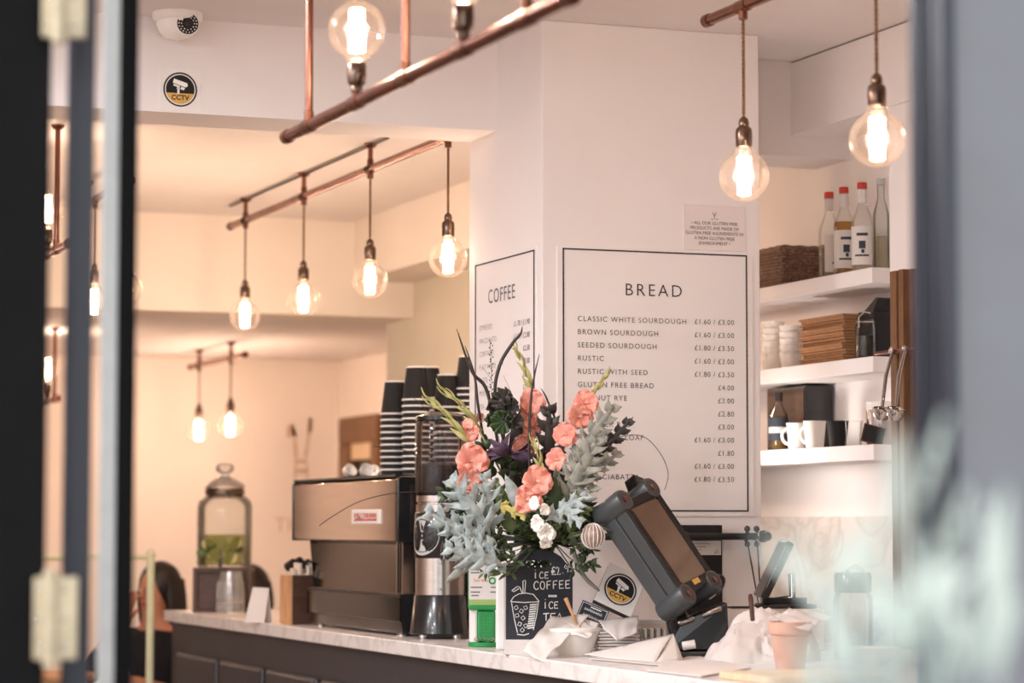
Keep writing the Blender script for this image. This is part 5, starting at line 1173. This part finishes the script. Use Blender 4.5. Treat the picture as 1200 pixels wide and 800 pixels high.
tc_ = Vector((2.12, 11.28, 0)); root = thing('cafe_table', 'small round brown cafe table beyond the glass screen', 'table', (tc_.x, tc_.y, 0)); ht = at_d(168, 790, 11.15).z
MB().lathe([(0, ht - .03), (.27, ht - .03), (.28, ht - .02), (.28, ht - .005), (.275, ht), (0, ht)], 40).obj('table_top', 'oak', root); MB().tube([(0, 0, .03), (0, 0, ht - .03)], .03, 16).obj('column', 'black', root); MB().lathe([(0, 0), (.20, 0), (.20, .012), (.05, .03), (0, .03)], 32).obj('foot', 'black', root)

# ------------------------------------------------------------------ flowers
FWD = Vector((math.sin(YAW), math.cos(YAW), 0)); RTV = Vector((math.cos(YAW), -math.sin(YAW), 0))
VM = at_d(641, 676, 7.42)
W_ = lambda px, py, d: at_d(px, py, d) - VM
NECK = lambda px: W_(641 + (px - 641) * .22, 638, 7.40)
root = thing('flower_vase', 'glass flower vase hidden behind the chalkboard', 'vase', (VM.x, VM.y, CT))
hv = VM.z - CT
MB().lathe([(0, 0), (.04, 0), (.046, .01), (.05, .08), (.046, hv - .05), (.055, hv), (.052, hv), (.043, hv - .05), (.046, .08), (.042, .014), (0, .01)], 32, 0, None, False).obj('vase_glass', 'jar_glass', root); MB().lathe([(0, .011), (.041, .012), (.045, .08), (.044, hv * .6), (0, hv * .6)], 28).obj('water', 'glass', root)
def leafm(mb, p0, p1, w, lobes=0, bend=0.08, cup=.25, roll=0, n=10, mi=0, side=None):
    p0, p1 = Vector(p0), Vector(p1); ax_ = p1 - p0; L = ax_.length; a = ax_ / L
    s = side or a.cross(FWD)
    if s.length < .05: s = a.cross(UP)
    s = (Matrix.Rotation(roll, 3, a) @ s).normalized(); nn = a.cross(s).normalized()
    if nn.dot(FWD) > 0: nn = -nn
    if lobes: n = lobes * 4
    vs = []
    for i in range(n + 1):
        t = i / n; env = math.sin(math.pi * min(1, max(0, t ** .75))) ** .75 if 0 < t < 1 else .02
        fwd = 0
        if lobes:
            ph = (t * lobes) % 1.0; tri = 1 - abs(ph * 2 - 1); env *= (.30 + .70 * tri ** .8); fwd = tri * L * .06
        c = p0 + ax_ * t + nn * (math.sin(math.pi * t) * bend * L) - UP * (bend * .6 * L * t * t)
        hw = max(w * env, .0004)
        vs += [c - s * hw + a * fwd + nn * hw * cup, c, c + s * hw + a * fwd + nn * hw * cup]
    fs = []
    for i in range(n):
        o = i * 3; fs += [(o, o + 1, o + 4, o + 3), (o + 1, o + 2, o + 5, o + 4)]
    mb.add(vs, fs, mi)
def bloom(mb, c, axis, s, seed=0):
    axis = Vector(axis).normalized(); e1 = axis.orthogonal().normalized(); e2 = axis.cross(e1)
    rnd = random.Random(seed)
    for k in range(6):
        a = k * math.pi / 3 + (.2 if k % 2 else 0) + rnd.uniform(-.15, .15); rad = e1 * math.cos(a) + e2 * math.sin(a); tan = axis.cross(rad)
        ss = s * (1 if k % 2 else .9) * rnd.uniform(.9, 1.1); op = .62 if k % 2 else .8
        def fn(u, v, rad=rad, tan=tan, ss=ss, k=k, op=op):
            q = v * 2 - 1
            return Vector(c) + axis * ss * (.85 * u - .42 * u * u + .10 * q * q * u) + rad * ss * (.10 * u + op * u * u - .12 * q * q * u) + tan * ss * .56 * q * math.sin(math.pi * min(1, u * .68 + .12)) + axis * ss * .11 * math.sin(q * 5 + u * 5 + k) * u
        mb.grid(fn, 7, 6)
def stem_thing(name, label, cat, pts, r0=.004, r1=.0015, mt='leaf_mid', group=None):
    root = thing(name, label, cat, VM, 0, group); P = [Vector(), NECK(pts[0][0])] + [W_(*p) for p in pts]; s = spline(P, 6); n = len(s)
    MB().tube(s, [r0 + (r1 - r0) * i / (n - 1) for i in range(n)], 7).obj('stem', mt, root); return root, s
S7 = lambda px: px * 7.35 / FPX
def gladiolus(label, pts, blooms, tip):
    root, s = stem_thing('gladiolus', label, 'flower', pts, .0045, .0018, 'bud')
    for k, (px, py, d, sz) in enumerate(blooms):
        m_ = MB(); rnd = random.Random(px * 7 + py); ax_ = -FWD * .9 + RTV * rnd.uniform(-.5, .5) + UP * rnd.uniform(-.2, .35)
        bloom(m_, W_(px, py, d + .02), ax_, S7(sz), px + py); b = m_.obj('bloom', 'coral', root, solid=.0008)
        t_ = MB(); c = W_(px, py, d + .02)
        for j_ in range(3): t_.tube([c, c + Vector(ax_).normalized() * S7(sz) * .5 + RTV * .004 * (j_ - 1) + UP * .003 * (j_ % 2)], [.0008, .0014], 5)
        t_.obj('stamens', 'white_petal', b)
    m_ = MB(); T0, T1 = W_(*tip[0]), W_(*tip[1]); n = tip[2] if len(tip) > 2 else 6
    for k in range(n):
        t = k / n; c = T0.lerp(T1, t); d = (T1 - T0).normalized(); sd = RTV * (.35 if k % 2 else -.35) - FWD * .2
        leafm(m_, c, c + (d + sd * .55).normalized() * (T1 - T0).length * (.42 - .16 * t), .0065 - .003 * t, 0, .1, .5, .3 * k)
    leafm(m_, T0.lerp(T1, .7), T1, .004, 0, .02, .4)
    m_.obj('bud_spike', 'bud', root, solid=.002)
    return root
gladiolus('coral gladiolus leaning left in front of the grinder hopper', [(600, 600, 7.3), (556, 545, 7.22), (548, 520, 7.2), (520, 480, 7.2), (500, 464, 7.2)], [(551, 541, 7.17, 25), (546, 563, 7.15, 22), (556, 508, 7.2, 14), (549, 498, 7.2, 10)], ((552, 520, 7.2), (499, 463, 7.2), 8))
gladiolus('pale green gladiolus spike pointing up left over the paper cups', [(606, 590, 7.35), (570, 520, 7.28), (545, 478, 7.27), (517, 453, 7.26)], [(561, 490, 7.27, 8)], ((566, 505, 7.27), (516, 452, 7.26), 8))
gladiolus('coral gladiolus standing upright in the middle of the flowers', [(630, 600, 7.4), (624, 520, 7.34), (625, 465, 7.33), (614, 425, 7.33), (601, 403, 7.33)], [(625, 470, 7.28, 21), (621, 489, 7.28, 16), (626, 503, 7.28, 15), (617, 522, 7.27, 18)], ((626, 462, 7.32), (601, 403, 7.33), 6))
gladiolus('coral gladiolus leaning right over the bread menu', [(646, 590, 7.36), (662, 520, 7.28), (684, 478, 7.25), (700, 452, 7.24), (714, 433, 7.24)], [(687, 474, 7.2, 20), (676, 489, 7.18, 22), (664, 509, 7.17, 19), (655, 539, 7.17, 17)], ((694, 463, 7.24), (714, 432, 7.24), 5))
gladiolus('low coral gladiolus opening at the front of the flowers', [(636, 640, 7.25), (634, 590, 7.16), (634, 550, 7.18), (626, 514, 7.2)], [(627, 566, 7.08, 24), (617, 588, 7.06, 22)], ((637, 575, 7.16), (625, 512, 7.2), 7))
# lobed leaves
def lobed(label, base, tip, wpx, lobes, mt, name='silver_leaf_sprig', group=None, bend=.05, roll=0, extra=0):
    root, s = stem_thing(name, label, 'leaf', [base], .003, .002, mt, group)
    m_ = MB(); a, b_ = W_(*base), W_(*tip)
    if lobes:
        ax_ = b_ - a; L = ax_.length; ad_ = ax_ / L; sd = (Matrix.Rotation(roll, 3, ad_) @ ad_.cross(FWD)).normalized(); w = S7(wpx) * 1.35
        leafm(m_, a, b_, w * .30, 0, .02, .1)
        for k in range(lobes):
            t = .16 + .74 * k / max(1, lobes - 1); env = math.sin(math.pi * min(1, .22 + t * .72)) ** .7
            for sg in (-1, 1):
                c = a + ax_ * (t - .03 * (sg > 0)); d = (ad_ * (.55 + .5 * t) + sd * sg - FWD * random.uniform(-.15, .35)).normalized(); l = w * env * random.uniform(.9, 1.15); e = c + d * l
                leafm(m_, c - d * .1 * l, e, L / lobes * .31, 0, .05, .25, random.uniform(-.5, .5))
                for q in (-1, 1): leafm(m_, c + d * l * .45, c + d * l * .8 + (ad_ * q * .7 + sd * sg * .5).normalized() * l * .34, L / lobes * .11, 0, .05, .2, 0, 5)
    else: leafm(m_, a, b_, S7(wpx), 0, bend, .2, roll)
    m_.obj('leaf_blade', mt, root, solid=.0012)
    m_ = MB(); a, b_ = W_(*base), W_(*tip); m_.tube([a, a.lerp(b_, .5) - FWD * .004, b_], [.002, .0015, .0006], 6); m_.obj('midrib', mt, root)
    return root
for i, (lb, b_, t_, w, n, mt) in enumerate([
    ('silver lobed leaf pointing up in front of the left coral blooms', (575, 630, 7.1), (527, 558, 7.05), 19, 5, 'silver_leaf'),
    ('silver lobed leaf pointing left across the grinder neck', (575, 640, 7.08), (497, 596, 7.03), 15, 5, 'silver_leaf'),
    ('silver lobed leaf rising beside the lowest left coral bloom', (578, 625, 7.12), (567, 552, 7.07), 15, 5, 'silver_leaf'),
    ('silver lobed leaf drooping left over the grinder emblem', (585, 645, 7.06), (520, 618, 7.02), 11, 5, 'silver_leaf'),
    ('silver lobed leaf drooping just above the green box', (590, 662, 7.05), (521, 640, 7.0), 17, 5, 'silver_leaf'),
    ('narrow silver leaf hanging down over the steel collar of the grinder', (560, 652, 7.03), (521, 682, 7.02), 6, 0, 'grey_leaf'),
    ('silver leaf curving down behind the chalkboard top', (560, 610, 7.1), (592, 672, 7.08), 7, 4, 'silver_leaf'),
    ('white lobed leaf lying right of the low coral bloom', (640, 610, 7.1), (690, 578, 7.08), 11, 4, 'silver_leaf'),
    ('white lobed leaf drooping below the right grey leaves', (655, 590, 7.1), (681, 612, 7.06), 13, 3, 'silver_leaf'),
    ('large grey green lobed leaf fanning right of the coral gladiolus', (660, 590, 7.14), (702, 510, 7.1), 19, 6, 'grey_leaf'),
    ('grey lobed leaf right at the top right of the flowers', (672, 545, 7.18), (721, 472, 7.15), 15, 5, 'grey_leaf'),
    ('dark grey lobed leaf pointing right over the menu lettering', (680, 555, 7.2), (742, 488, 7.17), 10, 6, 'leaf_dark'),
    ('dark grey lobed leaf lying flat to the right above the till', (670, 570, 7.18), (728, 528, 7.13), 11, 5, 'grey_leaf'),
    ('grey lobed leaf low on the right side of the flowers', (655, 610, 7.16), (697, 568, 7.12), 15, 4, 'grey_leaf'),
    ('tall dark grey leaf standing left of the right coral gladiolus', (645, 590, 7.3), (643, 470, 7.26), 17, 6, 'leaf_dark'),
    ('blackish leaf standing left of the middle coral gladiolus', (612, 590, 7.36), (604, 478, 7.33), 13, 0, 'leaf_dark'),
    ('broad blackish leaf between the kale head and the middle gladiolus', (608, 560, 7.38), (612, 470, 7.36), 11, 0, 'leaf_dark'),
    ('yellowish leaf lying under the low coral bloom', (585, 590, 7.1), (616, 606, 7.06), 8, 3, 'yellow_leaf'),
    ('broad green leaf rising at the centre of the flowers', (600, 625, 7.15), (583, 562, 7.12), 10, 0, 'leaf_mid'),
    ('pale folded leaf at the centre of the flowers', (612, 600, 7.12), (592, 555, 7.1), 8, 0, 'silver_leaf'),
    ('long dark green blade leaf below the right coral gladiolus', (652, 610, 7.14), (651, 545, 7.12), 7, 0, 'leaf'),
]): lobed(lb, b_, t_, w, n, mt, name='leaf_sprig')
# purple foliage and dark kale head
root, s = stem_thing('purple_sprig', 'purple leaved sprig beside the kale head', 'foliage', [(600, 590, 7.3), (598, 545, 7.26)], .003, .002, 'purple_leaf'); m_ = MB()
for k in range(11):
    a = R(-20 + 220 * k / 10); c = W_(598, 532, 7.24); l = S7(26 + 8 * (k % 2)); leafm(m_, c, c + (RTV * math.cos(a) + UP * math.sin(a) * .8 - FWD * .25 * (k % 3)) * l, l * .17, 0, .12, .3, .4 * k)
m_.obj('leaves', 'purple_leaf', root, solid=.001)
root, s = stem_thing('kale_head', 'dark ruffled ornamental kale head at the top of the flowers', 'foliage', [(600, 590, 7.36), (590, 500, 7.3)], .005, .003, 'leaf'); m_ = MB(); m2 = MB()
def ruffle(mb, c, ax_, rad, seed):
    ax_ = Vector(ax_).normalized(); e1 = ax_.orthogonal().normalized(); e2 = ax_.cross(e1)
    def fn(u, v): a = 2 * math.pi * v; r = rad * u; return c + (e1 * math.cos(a) + e2 * math.sin(a)) * r + ax_ * (rad * .5 * u * u + rad * .22 * u * math.sin(a * 9 + seed) + rad * .1 * u * math.sin(a * 17 + seed * 2))
    mb.grid(fn, 4, 60)
for k, (px, py, rr_, mt_) in enumerate([(582, 482, 15, 0), (590, 470, 14, 0), (578, 497, 13, 1), (597, 480, 14, 0), (590, 494, 14, 1), (602, 495, 11, 0)]):
    rnd = random.Random(k); ruffle((m_, m2)[mt_], W_(px, py, 7.26 - .01 * k), -FWD + RTV * rnd.uniform(-.7, .7) + UP * rnd.uniform(-.2, .7), S7(rr_), k)
m_.obj('dark_leaves', 'leaf_dark', root, solid=.001); m2.obj('green_leaves', 'leaf', root, solid=.001)
# white flower and pod
root, s = stem_thing('white_flower', 'white flower drooping at the front above the chalkboard', 'flower', [(640, 640, 7.1), (634, 620, 7.04)], .0025, .0015, 'leaf_mid'); m_ = MB()
for k, (px, py, sz) in enumerate(((633, 612, 13), (640, 622, 14), (637, 634, 11))): bloom(m_, W_(px, py, 7.02), -FWD + RTV * .6 * (k - 1) - UP * .3, S7(sz), k + 40)
m_.obj('petals', 'white_petal', root, solid=.0008)
root, s = stem_thing('white_flower', 'small white bloom beside the low coral gladiolus', 'flower', [(640, 630, 7.12), (630, 600, 7.05)], .0025, .0015, 'leaf_mid'); m_ = MB()
for k, (px, py, sz) in enumerate(((628, 590, 10), (637, 597, 9))): bloom(m_, W_(px, py, 7.04), -FWD + RTV * .5 * (k * 2 - 1), S7(sz), k + 50)
m_.obj('petals', 'white_petal', root, solid=.0008)
root, s = stem_thing('seed_pod', 'round dried seed pod with ribs at the right of the flowers', 'seed pod', [(668, 640, 7.2), (690, 625, 7.1)], .003, .003, 'twig'); m_ = MB()
c = W_(695, 628, 7.08); m_.sphere(c, (S7(13), S7(13), S7(14)), n=24, k=14); m_.obj('pod_body', 'pod', root); m_ = MB()
for k in range(8):
    a = k * math.pi / 8; m_.tube([c + (RTV * math.cos(a) + FWD * math.sin(a)) * math.cos(q) * S7(13.4) + UP * math.sin(q) * S7(14.4) for q in [2 * math.pi * i / 24 for i in range(25)]], .0012, 5)
m_.obj('ribs', 'white_petal', root); m_ = MB()
for k in range(6): a = R(20 + 30 * k); leafm(m_, c + UP * S7(12), c + (RTV * math.cos(a) + UP * math.sin(a) * .7) * S7(26), .004, 0, .1, .3, .5 * k)
m_.obj('dry_leaves', 'leaf_dark', root, solid=.001)
root = thing('dried_leaf', 'long grey dried leaf hanging right of the chalkboard', 'leaf', VM); m_ = MB(); pts = spline([W_(672, 640, 7.2), W_(676, 660, 7.18), W_(686, 677, 7.2), W_(702, 692, 7.22)], 5); m_.tube(pts, [.003 + .004 * math.sin(math.pi * (i + 1) / (len(pts) + 1)) for i in range(len(pts))], 8); m_.obj('blade', 'grey_leaf', root); MB().tube(spline([Vector(), NECK(660), W_(672, 640, 7.2)], 5), .0025, 6).obj('stem', 'twig', root)
# grass blades and twigs
def blade(label, pts, w, mt='leaf_dark', name='grass_blade', cat='grass blade'):
    P = spline([W_(*p) for p in pts], 6); n = len(P); root = thing(name, label, cat, VM); m_ = MB(); vs = []; fs = []
    for i, p in enumerate(P):
        t = i / (n - 1); a = (P[min(i + 1, n - 1)] - P[max(i - 1, 0)]).normalized(); s = a.cross(FWD).normalized(); hw = max(.0005, S7(w) / 2 * math.sin(math.pi * min(1, .15 + t * .85)) ** .7); vs += [p - s * hw, p - FWD * hw * .5, p + s * hw]
        if i: o = i * 3; fs += [(o - 3, o - 2, o + 1, o), (o - 2, o - 1, o + 2, o + 1)]
    m_.add(vs, fs); m_.obj('blade', mt, root, solid=.0008); MB().tube(spline([Vector(), NECK(pts[0][0]), P[0]], 5), .0016, 6).obj('stem', mt, root); return root
blade('dark grass blade bending up left past the edge of the pillar', [(590, 560, 7.3), (572, 462, 7.26), (553, 435, 7.25), (535, 385, 7.25)], 4)
blade('dark grass blade standing up along the coffee menu border', [(575, 560, 7.3), (561, 480, 7.28), (556, 440, 7.28), (545, 405, 7.28)], 3)
blade('dark grass blade arching right across the coffee menu', [(600, 560, 7.32), (581, 470, 7.3), (585, 430, 7.3), (600, 403, 7.3), (610, 391, 7.3), (612, 382, 7.3)], 4)
blade('thin dark blade crossing the tall middle gladiolus', [(625, 600, 7.2), (620, 530, 7.2), (623, 460, 7.2), (632, 415, 7.2)], 3)
blade('thin dark blade between the middle and right gladioli', [(660, 600, 7.3), (655, 510, 7.28), (642, 470, 7.28), (634, 455, 7.28)], 2.5)
def twig(label, paths, r=.0011, mt='twig'):
    root = thing('twig', label, 'twig', VM); m_ = MB()
    for k, pts in enumerate(paths): m_.tube(spline([W_(*p) for p in pts], 6), r if k == 0 else r * .6, 5)
    m_.obj('twig', mt, root); MB().tube(spline([Vector(), NECK(paths[0][0][0]), W_(*paths[0][0])], 5), r, 5).obj('stem', mt, root); return root
twig('thin dark twig looping to the right in front of the bread menu', [[(690, 560, 7.2), (712, 521, 7.15), (735, 510, 7.12), (757, 513, 7.12), (775, 533, 7.14), (783, 555, 7.16), (779, 574, 7.18)]], .0010)
twig('long thin twig arching left in front of the coffee machine', [[(600, 590, 7.2), (550, 574, 7.1), (510, 575, 7.05), (460, 578, 7.0), (420, 588, 7.0), (388, 606, 7.0), (374, 616, 7.0)]], .0013)
twig('thin twig crossing the paper cups to the upper left', [[(590, 600, 7.25), (530, 560, 7.2), (490, 535, 7.2), (465, 525, 7.2), (438, 523, 7.2)], [(520, 560, 7.2), (508, 540, 7.2), (495, 520, 7.2)]], .0011)
twig('thin twig rising left in front of the grinder hopper', [[(590, 590, 7.25), (535, 560, 7.2), (520, 510, 7.2), (500, 480, 7.2), (483, 465, 7.2)], [(533, 550, 7.2), (515, 545, 7.2), (505, 548, 7.2)]], .0009)
root = twig('feathery grass spike in front of the coffee menu', [[(590, 540, 7.35), (577, 470, 7.34), (576, 430, 7.34), (574, 398, 7.34)], [(577, 445, 7.34), (565, 430, 7.34)], [(577, 440, 7.34), (590, 425, 7.34)], [(576, 455, 7.34), (562, 448, 7.34)], [(590, 440, 7.34), (597, 455, 7.34), (602, 470, 7.34)]], .0008); m_ = MB()
for k in range(26): px, py = 575.5 + 2.2 * math.sin(k * 2.3), 402 + k * 2.7; c = W_(px, py, 7.34); m_.sphere(c, (.0016, .0016, .003), n=6, k=4)
m_.obj('seeds', 'twig', root)
# green filler sprigs
random.seed(5)
spr = []
def sprig(label, base, tip, n, ln, mt, group, wd=.2):
    root = thing('green_sprig', label, 'foliage', VM, 0, group); a, b_ = W_(*base), W_(*tip); P = spline([Vector(), NECK(base[0]), a, a.lerp(b_, .5) + UP * .01, b_], 5); k0 = len(P) // 2
    MB().tube(P, [.0022 - .0014 * i / (len(P) - 1) for i in range(len(P))], 6).obj('stem', 'leaf_mid', root); m_ = MB()
    for k in range(n):
        t = k / (n - 1); q = P[k0:]; f = t * (len(q) - 1.001); c = q[int(f)].lerp(q[int(f) + 1], f % 1); d = (q[min(int(f) + 1, len(q) - 1)] - q[int(f)]).normalized(); ang = k * 2.4
        s = d.orthogonal().normalized(); s = Matrix.Rotation(ang, 3, d) @ s; l = S7(ln) * random.uniform(.75, 1.2) * (1 - .35 * t)
        leafm(m_, c, c + (d * .75 + s).normalized() * l, l * wd, 0, .1, .3, random.uniform(-.8, .8), 5)
    m_.obj('leaves', mt, root, solid=.0007)
zones = [(505, 625, 545, 655), (560, 700, 570, 690)]
nn = 0
for gx in range(10):
    for gy in range(5):
        px = 528 + gx * 18.5 + random.uniform(-7, 7); py = 585 + gy * 21 + random.uniform(-8, 8)
        if px < 556 and py > 640: continue
        if 582 < px < 692 and py > 612: py = 612 - random.uniform(0, 24)
        d = random.uniform(7.33, 7.41) if 582 < px < 676 and py < 613 and py > 586 else random.uniform(7.06, 7.26); bx_, by_ = px + (641 - px) * .45 , py + (672 - py) * .45
        low = 'near the chalkboard' if py > 640 else ('at the left' if px < 580 else 'at the right' if px > 660 else 'in the middle'); 
        mt = random.choice(['leaf', 'leaf', 'leaf_mid', 'leaf'])
        spr.append((low, (bx_, by_, d + .05), (px, py, d), mt))
for k in range(20):
    px, py = random.uniform(562, 694), random.uniform(524, 588); d = random.uniform(7.27, 7.40)
    spr.append(('at the left' if px < 600 else 'at the right' if px > 655 else 'in the middle', (px + (641 - px) * .4, py + 45, d + .03), (px, py, d), random.choice(['leaf', 'leaf', 'leaf_dark'])))
for k in range(26):
    px = random.uniform(562, 700); near = 584 < px < 702; py = random.uniform(588, 620 if near else 648); d = random.uniform(7.12, 7.30)
    spr.append(('at the left' if px < 600 else 'at the right' if px > 655 else 'in the middle', (px + (641 - px) * .2, py + 10, d + .03), (px, py - 8, d), random.choice(['leaf', 'leaf_mid', 'leaf'])))
for k in range(4): spr.append(('in the middle', (618 + 7 * k, 640, 7.42), (622 + 7 * k, 668, 7.37), 'leaf'))
for k in range(7):
    px, py = random.uniform(508, 545), random.uniform(580, 640); spr.append(('at the left', (px + 35, py + 12, 7.14), (px, py, 7.12), 'leaf'))
for k in range(8):
    px, py = random.uniform(686, 710), random.uniform(596, 632); spr.append(('at the right', (px - 25, py + 4, 7.18), (px, py, 7.14), random.choice(['leaf', 'leaf_dark'])))
for low, a, b_, mt in spr: sprig('small leaved green filler sprig ' + low + ' of the flowers' if 'near' not in low else 'small leaved green filler sprig hanging near the chalkboard top', a, b_, 16, 15, mt, 'green filler sprigs ' + low, .2)
for k, (a, b_) in enumerate((((560, 600, 7.25), (520, 575, 7.2)), ((575, 560, 7.3), (565, 520, 7.28)), ((600, 560, 7.3), (585, 530, 7.26)), ((640, 560, 7.3), (636, 530, 7.28)), ((665, 590, 7.25), (676, 560, 7.2)))): sprig('dark round leaved sprig behind the coral blooms', a, b_, 14, 20, 'leaf', 'dark round leaved sprigs', .34)

# ------------------------------------------------------------------ blurred silver shrub in front of the opening
pc = at_d(1075, 800, 1.92); PB = Vector((pc.x, pc.y, .80))
root = thing('planter', 'grey planter on the pavement below the silver leaves', 'planter', (PB.x, PB.y, -.04))
MB().prism(rr(.17, .17, .03), 0, .80).obj('planter_body', 'facade', root, bevel=.006); MB().prism(rr(.15, .15, .03), .79, .815).obj('soil', 'walnut', root)
root = thing('silver_shrub', 'out of focus silver leaved shrub in the lower right foreground', 'plant', PB)
M['shrub_leaf'] = mat('pale_silver_shrub_leaf', (186, 200, 192), 0.8, vary=0.1, scale=30, col2=(208, 218, 210))
random.seed(21); leaves = []
SL = lambda p: at_d(*p) - PB
expl = [((1050, 630, 1.62), (1052, 492, 1.60), 12, 0), ((1075, 600, 1.66), (1110, 478, 1.66), 9, 0), ((1085, 690, 1.60), (1132, 565, 1.58), 15, 1), ((1165, 810, 1.62), (1178, 560, 1.6), 15, 1), ((1100, 800, 1.70), (1118, 650, 1.70), 10, 0), ((1040, 720, 1.66), (1000, 620, 1.66), 13, 1), ((1010, 790, 1.6), (960, 690, 1.6), 13, 1), ((1060, 760, 1.62), (1075, 640, 1.62), 14, 1), ((1015, 700, 1.68), (1030, 600, 1.68), 11, 0), ((1130, 760, 1.70), (1085, 700, 1.68), 14, 0), ((980, 810, 1.62), (925, 745, 1.62), 11, 1), ((1155, 700, 1.68), (1160, 580, 1.68), 9, 0)]
for (a, b_, w, l) in expl: leaves.append((SL((a[0], a[1], a[2] + .22)), SL((b_[0], b_[1], b_[2] + .22)), w * 1.9 / FPX))
for k in range(30):
    px = random.gauss(1025, 50); py = random.uniform(690, 830)
    if px > 1135 and py < 720: px -= 90
    d = random.uniform(1.75, 2.0); a = random.uniform(-.9, .9); l = random.uniform(60, 120)
    leaves.append((SL((px, py, d)), SL((px + l * math.sin(a), py - l * math.cos(a), d + random.uniform(-.03, .03))), random.uniform(7, 13) * 1.85 / FPX))
st = MB()
for k, (a, b_, w) in enumerate(leaves):
    m_ = MB(); leafm(m_, a, b_, w, 4 if k % 3 else 0, .06, .2, random.uniform(-.5, .5)); m_.obj('leaf', 'shrub_leaf', root, solid=.0012)
    g = Vector((random.uniform(-.08, .08), random.uniform(-.08, .08), -.02)); st.tube(bez([g, g.lerp(a, .5) + Vector((0, 0, .02)), a], 6), [.0035, .0033, .003, .0027, .0024, .002, .0016], 6)
st.obj('stems', 'silver_leaf', root)
